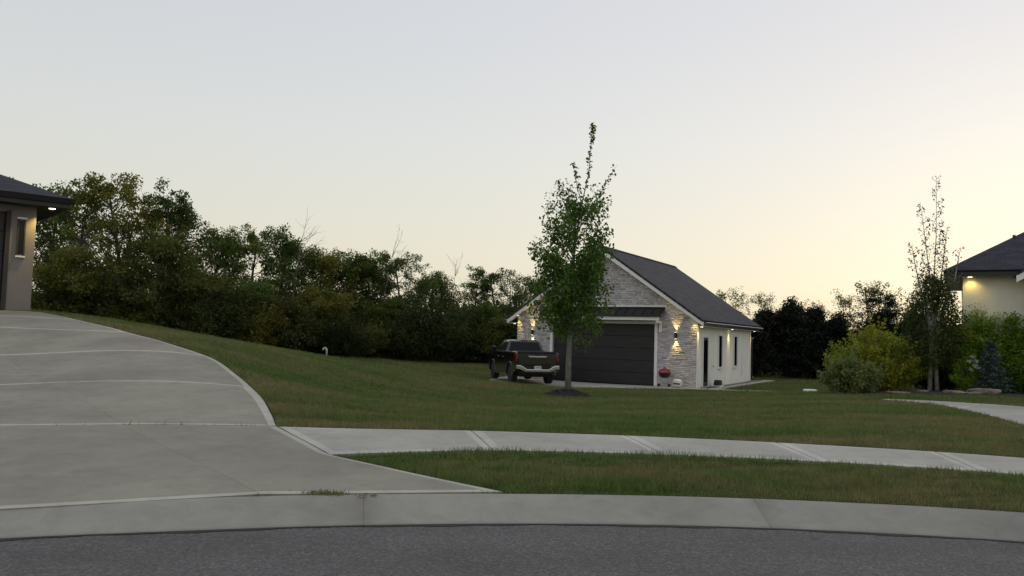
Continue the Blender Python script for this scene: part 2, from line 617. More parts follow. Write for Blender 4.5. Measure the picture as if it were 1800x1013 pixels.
CTRL = []
for x, y in [(-9.4, 2.4), (-7.5, 4.0), (-5.6, 5.2), (-3.94, 6.02), (-1.47, 6.75), (0, 7.0), (1.54, 7.1), (3.06, 7.03), (4.5, 6.8), (6.2, 6.35), (10, 4.6), (14, 1.2)]:
    CTRL.append((x, y, 0.12))
CTRL += [(-6.3, 9.6, .24), (-2.98, 10.29, .24), (-1.88, 8.38, .20), (-.16, 8.93, .20), (-.49, 10.47, .24), (1.8, 9.06, .20), (1.54, 10.4, .24),
         (3.52, 8.92, .20), (3.4, 10.1, .24), (5.06, 8.46, .20), (5.18, 9.66, .24), (8.2, 8.0, .22),
         (-3.94, 12.65, .40), (-5.1, 15, .62), (-6.2, 16.3, .88), (-8.1, 18, 1.2), (-10.1, 20, 1.44), (-12.3, 22, 1.66), (-14.5, 24, 1.85),
         (-8.7, 13.4, .48), (-10.7, 16.4, .8), (-16.9, 22.6, 1.82), (-20, 20.6, 1.8), (-13, 15.5, .9), (-9, 9, .3), (-18, 28, 1.9), (-24, 20, 1.9)]
for px, py, d in [(290, 583, 22.5), (415, 606, 24.5), (547, 623, 27), (633, 640, 29), (750, 658, 31), (860, 671, 33),
                  (1040, 686, 31), (1240, 688, 34), (1370, 690, 34), (1000, 697, 25), (1500, 720, 17.5), (1560, 705, 21.5), (1800, 747, 15),
                  (1800, 718, 19.5), (1650, 690, 26), (1450, 692, 26), (1800, 695, 25.5), (580, 622, 50), (733, 633, 53), (860, 633, 58),
                  (1330, 660, 50), (1450, 668, 48), (1700, 690, 30), (600, 690, 17), (750, 700, 19), (700, 735, 12.2)]:
    CTRL.append(tuple(at(px, py, d)))
CTRL += [(0.0, 16, .0), (0.0, 13, .14), (8.65, 36.5, -.65), (0.4, 41.3, -.63), (14, 45, -.65), (6, 50, -.6), (-3, 36, -.55), (-2, 41, -.6), (1.7, 34, -.61), (4.5, 34.5, -.63),
         (-20, 45, .5), (-35, 45, .8), (-60, 60, .8), (-30, 30, 1.9), (-40, 10, 1.5), (-20, 5, .4), (60, 60, -.3), (40, 30, .1), (30, 15, .2), (20, 8, .2),
         (0, 90, -.6), (60, 120, -.6), (-60, 120, -.2), (120, 60, -.3), (-120, 60, .5), (25, 42, .0), (20, 33, .0)]
CTRL = np.array(CTRL)


def _kern(d2):
    return np.where(d2 > 1e-12, 0.5 * d2 * np.log(np.maximum(d2, 1e-12)), 0.0)


_n = len(CTRL)
_D2 = ((CTRL[:, None, :2] - CTRL[None, :, :2]) ** 2).sum(-1)
_A = np.zeros((_n + 3, _n + 3))
_A[:_n, :_n] = _kern(_D2) + np.eye(_n) * 0.6
_A[:_n, _n] = 1
_A[:_n, _n + 1:] = CTRL[:, :2]
_A[_n:, :_n] = _A[:_n, _n:].T
_W = np.linalg.solve(_A, np.concatenate([CTRL[:, 2], [0, 0, 0]]))


def T(x, y):
    """Finished ground level."""
    x = np.atleast_1d(np.asarray(x, float))
    y = np.atleast_1d(np.asarray(y, float))
    out_ = np.empty(len(x))
    for i in range(0, len(x), 20000):
        xs, ys = x[i:i + 20000], y[i:i + 20000]
        d2 = (xs[:, None] - CTRL[None, :, 0]) ** 2 + (ys[:, None] - CTRL[None, :, 1]) ** 2
        out_[i:i + 20000] = _kern(d2) @ _W[:_n] + _W[_n] + _W[_n + 1] * xs + _W[_n + 2] * ys
    far = np.clip((np.hypot(x, y - 30) - 60) / 60, 0, 1)
    far = far * far * (3 - 2 * far)
    return out_ * (1 - far) + far * -0.5


def tz(x, y):
    return float(T([x], [y])[0])


def ground(px, py, d):
    """Point on the terrain in the direction of a photo pixel column, at distance d."""
    p = at(px, py, d)
    return Vector((p[0], p[1], tz(p[0], p[1])))


def axis_steps(lo, hi, fine_lo, fine_hi, step, grow=1.25):
    a = list(np.arange(fine_lo, fine_hi, step))
    s = step
    while a[-1] < hi:
        s *= grow
        a.append(a[-1] + s)
    s = step
    pre = []
    v = fine_lo
    while v > lo:
        s *= grow
        v -= s
        pre.append(v)
    return np.array(pre[::-1] + a)


gx = axis_steps(-600, 600, -22, 24, 0.4)
gy = axis_steps(-80, 1200, 0, 46, 0.4)
GX, GY = np.meshgrid(gx, gy)
gz = T(GX.ravel(), GY.ravel()).reshape(GX.shape) - 0.02
under = (GY < kerb_y(GX) - 0.08) | (np.abs(GX) > 13.5) & (GY < 2)
gz = np.where(under, -0.25, gz)
nx, ny = len(gx), len(gy)
idx = np.arange(nx * ny).reshape(ny, nx)
F = np.stack([idx[:-1, :-1], idx[:-1, 1:], idx[1:, 1:], idx[1:, :-1]], -1).reshape(-1, 4)
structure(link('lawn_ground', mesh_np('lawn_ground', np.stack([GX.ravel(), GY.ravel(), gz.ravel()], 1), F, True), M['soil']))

# road: one sheet from the gutter line back past the camera
kf = KERB_FRONT
V = []
F = []
rows = [0, 1.0, 3.0, 8, 20, 60]
for q in rows:
    for (x, y) in kf:
        if q == 0:
            V.append((x, y - 0.022, 0))
        else:
            V.append((x * (1 + q * 0.02), y - q, 0.0))
nk = len(kf)
for i in range(len(rows) - 1):
    for k in range(nk - 1):
        F.append((i * nk + k, (i + 1) * nk + k, (i + 1) * nk + k + 1, i * nk + k + 1))
structure(link('road', mesh_np('road', V, F, False), M['asphalt']))

# dark sealant along the gutter joint
srng = np.random.default_rng(2)
V, F = [], []
for i, (x, y) in enumerate(kf):
    wdt_ = .050 + .018 * math.sin(i * .37) + .012 * math.sin(i * 1.3 + 1)
    V += [(x, y + .01, .004), (x, y - max(.02, wdt_), .004)]
for i in range(nk - 1):
    F.append((2 * i, 2 * i + 1, 2 * i + 3, 2 * i + 2))
link('joint_sealant', mesh_np('joint_sealant', V, F), M['sealant'], bpy.data.objects['road'])

# kerb: rolled concrete kerb cast in lengths
kerb = structure(link('kerb', None))
kerb_len = np.concatenate([[0], np.cumsum(np.linalg.norm(np.diff(KERB_BACK, axis=0), axis=1))])


def kerb_at(s):
    return np.array([np.interp(s, kerb_len, KERB_BACK[:, 0]), np.interp(s, kerb_len, KERB_BACK[:, 1])])


s0 = np.interp(-1.22, KERB_BACK[:, 0], kerb_len) - 3.42 * 4
prof = [(0.0, -0.2), (0.0, 0.116), (0.012, 0.123), (0.08, 0.124), (0.17, 0.112), (0.28, 0.086), (0.38, 0.058), (0.47, 0.034), (0.55, 0.020), (0.592, 0.014), (0.600, 0.006), (0.603, -0.2)]
for i in range(8):
    a, b = max(0.05, s0 + i * 3.42 + 0.001), min(kerb_len[-1] - .05, s0 + (i + 1) * 3.42 - 0.001)
    if b - a < 0.3:
        continue
    V, F = [], []
    ns = 16
    for k in range(ns + 1):
        s = a + (b - a) * k / ns
        p = kerb_at(s)
        tdir = kerb_at(min(s + .05, kerb_len[-1])) - kerb_at(max(s - .05, 0))
        tdir /= np.linalg.norm(tdir)
        nrm = np.array([tdir[1], -tdir[0]])
        for (o_, z) in prof:
            q = p + nrm * o_
            V.append((q[0], q[1], z))
    m_ = len(prof)
    for k in range(ns):
        for j in range(m_ - 1):
            F.append((k * m_ + j, k * m_ + j + 1, (k + 1) * m_ + j + 1, (k + 1) * m_ + j))
    me = bpy.data.meshes.new('kerb_stone')
    me.from_pydata(V, [], F + [tuple(range(m_))[::-1], tuple(range(ns * m_, ns * m_ + m_))])
    me.polygons.foreach_set('use_smooth', [len(p.vertices) == 4 for p in me.polygons])
    link('kerb_stone', me, M['kerb'], kerb)

# ------------------------------------------------------------------ pavements
PAVED = []                                    # polygons (Nx2) with no grass


def slab(name, A, B, mats, parent, gap=0.008, margin=0.07, mA=None, mB=None, gA=None, lift=0.015, nu=14, nv=14, thick=0.16, crown=0.0):
    """A cast slab between edge curves A and B (functions of 0..1), draped on the ground, with trowelled margins."""
    la = np.linalg.norm(A(1) - A(0)) * 0.5 + np.linalg.norm(B(1) - B(0)) * 0.5
    lw = np.linalg.norm(B(.5) - A(.5))
    gu, gv = gap / la, gap / lw
    mu = margin / la
    va = (margin if mA is None else mA) / lw
    vb = (margin if mB is None else mB) / lw
    ga = gv if gA is None else gA / lw
    us = np.concatenate([[gu], np.linspace(gu + mu, 1 - gu - mu, nu), [1 - gu]])
    vs = np.concatenate([[ga], np.linspace(ga + va, 1 - gv - vb, nv), [1 - gv]])
    n1, n2 = len(us), len(vs)
    XY = np.array([[A(u) * (1 - v) + B(u) * v for v in vs] for u in us])
    x, y = XY[..., 0].ravel(), XY[..., 1].ravel()
    z = T(x, y) + lift
    V = np.stack([x, y, z], 1)
    e = np.zeros((n1, n2), bool)
    e[0] = e[-1] = True
    e[:, 0] = e[:, -1] = True
    if va * lw < .03:                         # tooled joint without an open edge
        e[1:-1, 0] = False
    if vb * lw < .03:
        e[1:-1, -1] = False
    V[e.ravel(), 2] -= 0.007                  # arris
    V = V.tolist()
    F = []
    mi = []
    for i in range(n1 - 1):
        for j in range(n2 - 1):
            F.append((i * n2 + j, i * n2 + j + 1, (i + 1) * n2 + j + 1, (i + 1) * n2 + j))
            mi.append(1 if i in (0, n1 - 2) or (j == 0 and va * lw > .03) or (j == n2 - 2 and vb * lw > .03) else 0)
    ring = [(0, j) for j in range(n2)] + [(i, n2 - 1) for i in range(1, n1)] + [(n1 - 1, j) for j in range(n2 - 2, -1, -1)] + [(i, 0) for i in range(n1 - 2, 0, -1)]
    top = [i * n2 + j for i, j in ring]
    b0 = len(V)
    for k in top:
        p = V[k]
        V.append([p[0], p[1], p[2] - thick])
    m_ = len(top)
    for k in range(m_):
        F.append((top[k], b0 + k, b0 + (k + 1) % m_, top[(k + 1) % m_]))
        mi.append(0)
    me = bpy.data.meshes.new(name)
    me.from_pydata(V, [], F)
    bm = bmesh.new()
    bm.from_mesh(me)
    bmesh.ops.recalc_face_normals(bm, faces=bm.faces)
    bm.to_mesh(me)
    bm.free()
    me.materials.append(mats[0])
    me.materials.append(mats[1])
    me.polygons.foreach_set('material_index', mi)
    o = link(name, me, None, parent)
    q = np.array([(V[k][0], V[k][1]) for k in top])
    qc = q - q.mean(0)
    PAVED.append(q + qc / np.linalg.norm(qc, axis=1)[:, None] * 0.020)
    return o


def curve_fn(pts):
    c = catmull(pts, 20)
    L_ = np.concatenate([[0], np.cumsum(np.linalg.norm(np.diff(c, axis=0), axis=1))])
    return c, L_


def seg_fn(pts):
    pts = np.array(pts, float)

    def fn(u):
        t_ = u * (len(pts) - 1)
        i = min(int(t_), len(pts) - 2)
        return pts[i] + (pts[i + 1] - pts[i]) * (t_ - i)
    return fn


def smooth_fn(pts, t0, t1):
    """Part [t0,t1] (in control point steps) of a smooth curve through pts."""
    c = catmull(pts, 20)

    def fn(u):
        q = (t0 + (t1 - t0) * u) * 20
        i = min(int(q), len(c) - 2)
        return c[i] + (c[i + 1] - c[i]) * (q - i)
    return fn


drive = structure(link('driveway', None))
CM = (M['concrete'], M['concrete_edge'])
kb = lambda x: np.array([x, float(kerb_y(x))])
# apron between kerb and the expansion joint, two columns
slab('slab', seg_fn([kb(-2.06) + [0, .040], (-4.84, 9.93)]), seg_fn([kb(-.02) + [0, .040], (-.95, 7.69), (-1.88, 8.38), (-2.435, 9.345), (-3.00, 10.30)]), CM, drive, nu=24, mA=.02, mB=.09, gA=.001)
slab('slab', seg_fn([kb(-6.6) + [0, .040], (-8.4, 9.0)]), seg_fn([kb(-2.06) + [0, .040], (-4.84, 9.93)]), CM, drive, gap=.002, nu=24, nv=20, mA=.08, mB=.02)
RE = [(-3.02, 10.33), (-3.40, 11.35), (-3.94, 12.65), (-4.48, 13.75), (-5.1, 14.85), (-6.15, 16.35), (-8.1, 18.05), (-10.1, 19.95), (-12.3, 22.0), (-14.2, 23.75)]
ME = [(-4.84, 9.96), (-5.8, 11.1), (-6.8, 12.2), (-7.75, 13.2), (-9.0, 14.6), (-10.4, 16.2), (-12.0, 18.0), (-13.4, 19.5), (-15.0, 21.0), (-16.7, 22.2)]
LE = [(-8.4, 9.03), (-9.4, 10.1), (-10.4, 11.2), (-11.4, 12.2), (-12.8, 13.7), (-14.2, 15.2), (-15.8, 16.6), (-17.4, 18.0), (-19.0, 19.0), (-20.6, 19.9)]
for a, b in ((0, 3), (3, 5.1), (5.1, 6.6), (6.6, 7.8), (7.8, 9)):
    slab('slab', smooth_fn(ME, a, b), smooth_fn(RE, a, b), CM, drive, nu=18, mA=.02, mB=.13, gA=.001)
    slab('slab', smooth_fn(LE, a, b), smooth_fn(ME, a, b), CM, drive, gap=.003, nu=18, mA=.1, mB=.02)

walk = structure(link('sidewalk', None))
WM = (M['walk'], M['walk_edge'])
FAR = [(-2.99, 10.305), (-.49, 10.50), (1.54, 10.42), (3.42, 10.12), (5.20, 9.66), (6.95, 9.0), (8.6, 8.1), (10.2, 7.0), (11.7, 5.7)]
NEAR = [(-1.872, 8.388), (-.16, 8.96), (1.78, 9.02), (3.50, 8.84), (5.06, 8.44), (6.55, 7.82), (8.0, 7.0), (9.4, 5.9), (10.7, 4.7)]
for i in range(len(FAR) - 1):
    slab('slab', smooth_fn(NEAR, i, i + 1), smooth_fn(FAR, i, i + 1), WM, walk, margin=0.10, nu=12, nv=10)

ndrive = structure(link('neighbour_driveway', None))
g = lambda px, py, d: at(px, py, d)[:2]
NA = [g(1548, 704.5, 21.9), g(1640, 711, 20.3), g(1720, 726, 17.6), g(1800, 748, 14.9), g(1860, 770, 13.2), g(1940, 800, 11.5)]
NB = [g(1556, 703.6, 22.2), g(1670, 709, 21.2), g(1760, 714, 20.3), g(1860, 721, 19.2), g(1990, 730, 18.0), g(2140, 740, 17.0)]
for a, b in ((0, 1.6), (1.6, 3.2), (3.2, 5)):
    slab('slab', smooth_fn(NA, a, b), smooth_fn(NB, a, b), WM, ndrive, margin=0.05)


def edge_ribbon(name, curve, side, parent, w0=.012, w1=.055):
    """Dark strip along a pavement edge, cut soil with the edge shadow in its colour; side is +1 left / -1 right of the curve's direction."""
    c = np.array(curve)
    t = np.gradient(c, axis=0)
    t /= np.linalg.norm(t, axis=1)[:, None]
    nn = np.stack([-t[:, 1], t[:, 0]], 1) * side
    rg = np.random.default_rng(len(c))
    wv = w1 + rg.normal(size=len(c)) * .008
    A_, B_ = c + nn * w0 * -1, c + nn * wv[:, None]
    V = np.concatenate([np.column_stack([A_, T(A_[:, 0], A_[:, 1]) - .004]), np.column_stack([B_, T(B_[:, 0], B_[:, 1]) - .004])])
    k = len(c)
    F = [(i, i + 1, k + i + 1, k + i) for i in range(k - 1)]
    return link(name, mesh_np(name, V, F), M['soil_shade'], parent)


edge_ribbon('soil_edge_shade', catmull(RE, 12), -1, drive)
edge_ribbon('soil_edge_shade', np.array([kb(-.02) + (np.array([-1.88, 8.38]) - kb(-.02)) * q for q in np.linspace(.02, 1, 24)]), -1, drive)
edge_ribbon('soil_edge_shade', catmull(FAR, 12), 1, walk)

# ------------------------------------------------------------------ detached garage
GA = RAD(30.2)
GX_ = np.array([math.cos(GA), -math.sin(GA)])
GY_ = np.array([math.sin(GA), math.cos(GA)])
corner = at(1224, 683, 36.5)
GW, GL, GH = 9.6, 10.3, 3.3
RIDGE = 6.75
GZ = float(corner[2])
gorig = corner[:2] - GX_ * GW


def gpt(x, y):
    return gorig + GX_ * x + GY_ * y


garage = thing('detached_garage', (gorig[0], gorig[1], GZ), 'cream garage with whitewashed brick gable front and grey shingle roof behind the pickup', 'garage', -GA)
D0, D1, DH = 2.1, 7.55, 2.94                   # door opening
TH = 0.25
pitch = (RIDGE - 0.12 - GH) / (GW / 2)
gz_at = lambda x: GH + min(x, GW - x) * pitch
m = MB()
m.prism([(0.0, -.3), (D0, -.3), (D0, DH), (D1, DH), (D1, -.3), (GW, -.3), (GW, GH), (GW / 2, gz_at(GW / 2)), (0, GH)], 0.0, TH, 'y')
front = m.build('front_wall', M['mortar'], garage)

# individual bricks: whitewashed, mixed lengths, uneven faces
brng = random.Random(11)
TINTS = [(0.593, 0.557, 0.568), (0.537, 0.502, 0.512), (0.474, 0.446, 0.456), (0.635, 0.607, 0.61), (0.425, 0.383, 0.393), (0.558, 0.516, 0.512), (0.495, 0.48, 0.512), (0.376, 0.334, 0.337), (0.649, 0.621, 0.624), (0.327, 0.298, 0.308)]
WTS = [18, 18, 14, 14, 8, 12, 10, 3, 12, 2]


def brick_verts(x0, x1, z0, z1, d):
    e = 0.008
    return [(x0, 0, z0), (x1, 0, z0), (x1, 0, z1), (x0, 0, z1),
            (x0 + e, -d, z0 + e), (x1 - e, -d, z0 + e), (x1 - e, -d, z1 - e), (x0 + e, -d, z1 - e)]


BF = [(4, 5, 6, 7), (0, 1, 5, 4), (1, 2, 6, 5), (2, 3, 7, 6), (3, 0, 4, 7)]


def brick_mesh(name, V, F, cols):
    me = mesh_np(name, V, F)
    ca = me.color_attributes.new('tint', 'FLOAT_COLOR', 'CORNER')
    ca.data.foreach_set('color', np.repeat(np.array([(*c, 1) for c in cols], np.float32), 4, axis=0).ravel())
    me.materials.append(M['brick'])
    return me


CO = 0.086
bricks = []
row = 0
z = 0.02
while z < RIDGE - 0.2:
    x = -0.004 - (0.12 if row % 2 else 0.0)
    while x < GW:
        L_ = brng.choice([0.20, 0.24, 0.24, 0.30])
        x0, x1, z0, z1 = max(x, 0.0), min(x + L_ - 0.012, GW), z, z + CO - 0.013
        x += L_
        if x1 - x0 < 0.05:
            continue
        if min(gz_at(x0), gz_at(x1)) < z1 + 0.03:
            continue
        if z0 < DH + .1 and x1 > D0 - .16 and x0 < D1 + .16:
            if x0 < D0 - .22 and x1 > D0 - .16:
                x1 = D0 - .165
            elif x1 > D1 + .22 and x0 < D1 + .16:
                x0 = D1 + .165
            else:
                continue
            if x1 - x0 < .05:
                continue
        bricks.append((x0, x1, z0, z1))
    z += CO
    row += 1
# the 300 nearest ones, on the pier by the near corner, are single objects
pier = sorted([b for b in bricks if b[0] > D1 + .1], key=lambda b: -(b[0] + b[1]) + abs(b[2] - 1.5) * 0.5)[:300]
pset = set(pier)
V, F, cols = [], [], []
for b in bricks:
    if b in pset:
        continue
    k = len(V)
    V += brick_verts(*b, brng.uniform(0.012, 0.034))
    F += [tuple(i + k for i in f) for f in BF]
    tint = brng.choices(TINTS, WTS)[0]
    cols += [tint] * 5
o = link('brickwork', brick_mesh('brickwork', V, F, cols), None, front)
o['kind'] = 'stuff'
o.location = (0, -0.001, 0)
bmesh_variants = []
for i in range(14):
    tint = TINTS[i % len(TINTS)]
    bmesh_variants.append(brick_mesh('brick', brick_verts(0, 1, 0, 1, 1), BF, [tint] * 5))
vw = [WTS[i % len(TINTS)] for i in range(14)]
for b in pier:
    me = brng.choices(bmesh_variants, vw)[0]
    o = link('brick', me, None, front)
    # unit mesh with 8 mm arrises becomes a brick of this size
    o.scale = (b[1] - b[0], brng.uniform(0.012, 0.034), b[3] - b[2])
    o.location = (b[0], -0.001, b[2])

# stuccoed side and back walls
MB().box(GW - TH, GW, TH, GL, -.3, GH).build('side_wall', M['cream'], garage)
MB().box(0, TH, TH, GL, -.3, GH).build('side_wall', M['cream'], garage)
MB().prism([(TH, -.3), (GW - TH, -.3), (GW - TH, GH), (GW / 2, gz_at(GW / 2) - .15), (TH, GH)], GL - TH, GL - .003, 'y').build('back_wall', M['cream'], garage)
for yy in ((-0.04, 0.20), (GL - 0.22, GL + 0.03)):
    MB().box(GW + .002, GW + 0.035, yy[0], yy[1], -.1, GH).build('corner_board', M['trim'], garage)
for yy in np.arange(1.25, GL - .5, 1.22):       # thin panel joint covers
    if any(abs(yy - c) < .75 for c in (1.35, 3.9, 6.9)):
        continue
    MB().box(GW, GW + 0.006, yy - .012, yy + .012, 0.05, GH - .02).build('batten', M['cream'], garage)


def roof_plane(name, pts, mat, parent, thick=0.10):
    """Sloped slab from 4 outline points (eave a, eave b, ridge b, ridge a) with UVs in metres along eave / up slope."""
    p = [Vector(q) for q in pts]
    nrm = (p[1] - p[0]).cross(p[-1] - p[0]).normalized()
    if nrm.z < 0:
        nrm = -nrm
    n = len(p)
    V = [tuple(q) for q in p] + [tuple(q - nrm * thick) for q in p]
    F = [tuple(range(n)), tuple(range(2 * n - 1, n - 1, -1))] + [(i, i + n, (i + 1) % n + n, (i + 1) % n) for i in range(n)]
    me = bpy.data.meshes.new(name)
    me.from_pydata(V, [], F)
    bm = bmesh.new()
    bm.from_mesh(me)
    bmesh.ops.recalc_face_normals(bm, faces=bm.faces)
    uvl = bm.loops.layers.uv.new('UVMap')
    u = (p[1] - p[0]).normalized()
    v = nrm.cross(u)
    for f in bm.faces:
        for l in f.loops:
            q = l.vert.co - p[0]
            l[uvl].uv = (q.dot(u), q.dot(v))
    bm.to_mesh(me)
    bm.free()
    return link(name, me, mat, parent)


OV = 0.42
FO = 0.42
ez = GH - OV * pitch + 0.14
rz = GH + (GW / 2) * pitch + 0.14
roof = roof_plane('roof', [(GW + OV, -FO, ez), (GW + OV, GL + .75, ez), (GW / 2, GL + .75, rz), (GW / 2, -FO, rz)], M['shingle'], garage)
roof_plane('roof', [(-OV, -FO, ez), (-OV, GL + .75, ez), (GW / 2, GL + .75, rz), (GW / 2, -FO, rz)], M['shingle'], garage)
MB().prism([(GW / 2 - .16, rz - .075), (GW / 2, rz + .035), (GW / 2 + .16, rz - .075)], -FO - .01, GL + .76, 'y').build('ridge_cap', M['shingle'], roof)
for s in (0, 1):                               # rake boards with eave returns
    fx = (lambda q: q) if s else (lambda q: GW - q)
    hh = 0.20
    m = MB()
    m.prism([(fx(GW + OV), ez - .09), (fx(GW / 2), rz - .09), (fx(GW / 2), rz - .09 - hh * 1.25), (fx(GW + OV), ez - .09 - hh)], -FO + .02, -FO + .055, 'y')
    m.build('rake_board', M['trim'], garage)
    m = MB()                                   # sloped soffit under the rake
    m.prism([(fx(GW + OV - .02), ez - .17), (fx(GW / 2), rz - .17), (fx(GW / 2), rz - .20), (fx(GW + OV - .02), ez - .20)], -FO + .06, -.002, 'y')
    m.build('rake_soffit', M['trim'], garage)
    m = MB()
    m.box(min(fx(GW + .04), fx(GW + OV - .01)), max(fx(GW + .04), fx(GW + OV - .01)), -FO + .06, GL + .7, ez - .29, ez - .265)
    m.build('soffit', M['trim'], garage)
    m = MB()
    m.box(min(fx(GW + OV - .008), fx(GW + OV + .02)), max(fx(GW + OV - .008), fx(GW + OV + .02)), -FO + .056, GL + .74, ez - .27, ez - .095)
    m.build('fascia', M['gutter'], garage)
    m = MB()                                   # K-style gutter
    gxp = [(0.022, -.10), (0.13, -.10), (0.145, -.12), (0.12, -.20), (0.08, -.23), (0.022, -.23)]
    m.prism([(fx(GW + OV + a), ez + b) for a, b in gxp], -FO + .08, GL + .72, 'y')
    gt = m.build('gutter', M['gutter'], garage)
    m = MB()
    m.prism([(fx(GW + OV + a), ez + b) for a, b in [(0.118, -.094), (0.15, -.094), (0.15, -.125), (0.118, -.125)]], -FO + .078, GL + .722, 'y')
    m.build('gutter_lip', M['trim'], gt)
MB().tube([(GW + OV + .09, GL + .45, ez - .22), (GW + OV + .09, GL + .45, ez - .38), (GW + .06, GL + .14, ez - .75), (GW + .06, GL + .14, .15), (GW + .2, GL + .2, .05)], 0.05, 8).build('downspout', M['black'], garage)

# overhead door with four sections
door = MB().box(D0, D1, TH - .06, TH - .02, 0, DH).build('garage_door', M['door_dark'], garage)
nsec = 5
for i in range(nsec):
    z0 = i * DH / nsec + .006
    z1 = (i + 1) * DH / nsec - .006
    MB().box(D0 + .01, D1 - .01, .13, .188, z0, z1).build('panel', M['door_dark'], door, bevel=0.012)
MB().box(D0 - .15, D0, -.045, .12, 0, DH + .15).build('door_jamb', M['trim'], garage, bevel=.006)
MB().box(D1, D1 + .15, -.045, .12, 0, DH + .15).build('door_jamb', M['trim'], garage, bevel=.006)
MB().box(D0 + .002, D1 - .002, -.043, .12, DH, DH + .15).build('door_head', M['trim'], garage, bevel=.006)
# canopy over the door: timber beam, brackets and dark metal roof
MB().box(1.72, 7.95, -.62, -.48, 3.10, 3.26).build('canopy_beam', M['trim'], garage, bevel=.008)
can = MB().prism([(-.70, 3.27), (-.70, 3.32), (-.002, 3.74), (-.002, 3.68)], 1.62, 8.05, 'x').build('canopy_roof', M['black'], garage)
for i in range(15):
    xx = 1.66 + i * (6.36 / 14)
    MB().prism([(-.69, 3.325), (-.69, 3.36), (-.004, 3.775), (-.004, 3.745)], xx - .012, xx + .012, 'x').build('seam', M['black'], can)
MB().box(1.55, 8.12, -.10, -.036, 3.76, 3.83).build('canopy_flashing', M['trim'], garage)
for xx in (1.75, 7.80):
    MB().prism([(-.035, 2.55), (-.035, 3.09), (-.60, 3.09), (-.60, 3.00), (-.14, 2.93), (-.12, 2.55)], xx, xx + .12, 'x').build('canopy_bracket', M['trim'], garage)

# side door and slot windows
sd = MB().box(GW + .003, GW + .02, .92, 1.72, .05, 2.36).build('side_door', M['door_dark'], garage)
MB().box(GW + .021, GW + .028, 1.02, 1.62, .25, 2.24).build('pane', M['glass'], sd)
MB().tube([(GW + .02, 1.66, 1.1), (GW + .07, 1.66, 1.1), (GW + .07, 1.56, 1.1)], .012, 6).build('handle', M['steel'], sd)
m = MB()
m.box(GW + .002, GW + .05, .80, .92, .0, 2.48)
m.build('door_frame', M['trim'], sd)
MB().box(GW + .002, GW + .05, 1.72, 1.84, .0, 2.48).build('door_frame', M['trim'], sd)
MB().box(GW + .002, GW + .047, .92, 1.72, 2.362, 2.48).build('door_frame', M['trim'], sd)
for y0, y1 in ((3.62, 4.24), (6.62, 7.24)):
    wn = MB().box(GW + .003, GW + .015, y0, y1, .92, 2.48).build('window', M['glass'], garage)
    MB().box(GW + .002, GW + .045, y0 - .11, y0, .92, 2.48).build('frame', M['trim'], wn)
    MB().box(GW + .002, GW + .045, y1, y1 + .11, .92, 2.48).build('frame', M['trim'], wn)
    MB().box(GW + .002, GW + .05, y0 - .13, y1 + .13, 2.48, 2.62).build('frame', M['trim'], wn)
    MB().box(GW + .002, GW + .08, y0 - .14, y1 + .14, .81, .92).build('sill', M['trim'], wn)
MB().box(GW + .002, GW + .035, 8.25, 8.62, .35, 1.45).build('meter_box', M['trim'], garage, bevel=.01)
MB().tube([(GW + .002, 2.55, .98), (GW + .07, 2.55, .98), (GW + .09, 2.55, .93)], .018, 8).build('spigot', M['steel'], garage)


def spot(name, parent, loc, aim, power, size, blend=0.6, col=WARM, radius=0.03):
    l = bpy.data.lights.new(name, 'SPOT')
    l.energy = power
    l.spot_size = RAD(size)
    l.spot_blend = blend
    l.color = col
    l.shadow_soft_size = radius
    o = bpy.data.objects.new(name, l)
    C.objects.link(o)
    o.parent = parent
    o.location = loc
    o.rotation_euler = (-Vector(aim)).to_track_quat('Z', 'Y').to_euler()
    return o


PW = 1.05
for xx in (0.95, 8.62):                        # up-and-down wall lamps
    sc = MB().lathe([(.055, -.14), (.06, -.135), (.06, .135), (.055, .14)], 14, (xx, -.125, 2.42)).build('wall_sconce', M['black'], garage)
    MB().box(xx - .04, xx + .04, -.075, -.03, 2.36, 2.48).build('mount', M['black'], sc)
    MB().lathe([(.045, 0), (.045, .004)], 12, (xx, -.125, 2.562)).build('lens', M['lamp'], sc)
    MB().lathe([(.045, 0), (.045, .004)], 12, (xx, -.125, 2.274)).build('lens', M['lamp'], sc)
    spot('sconce_light', sc, (xx, -.125, 2.58), (0, .14, 1), 7 * PW, 62)
    spot('sconce_light', sc, (xx, -.125, 2.26), (0, .14, -1), 9 * PW, 62)
sz = ez - .295
for (xx, yy, ax, ay, pw) in ((GW + .20, .06, -.32, .0, 9), (GW + .20, 5.55, -.32, 0, 9), (GW + .22, GL + .12, -.3, -.12, 5), (-.20, .02, .3, .1, 0), (.12, -.22, -.05, .30, 9), (GW - .10, -.24, .0, .30, 7)):
    soffit_z = sz if not (0 < xx < GW) else GH - .02
    dl = MB().lathe([(.075, -.012), (.085, 0), (.085, .012)], 16, (xx, yy, soffit_z)).build('soffit_light', M['trim'], garage)
    MB().lathe([(.06, -.0165), (.06, -.0125)], 14, (xx, yy, soffit_z)).build('lens', M['lamp'], dl)
    if pw:
        spot('soffit_lamp', dl, (xx, yy, soffit_z - .03), (ax, ay, -1), pw * PW, 46)

# concrete apron in front and along the side
apron = structure(link('garage_apron', None))


def lin(p, q):
    p, q = np.array(p), np.array(q)
    return lambda u: p + (q - p) * u


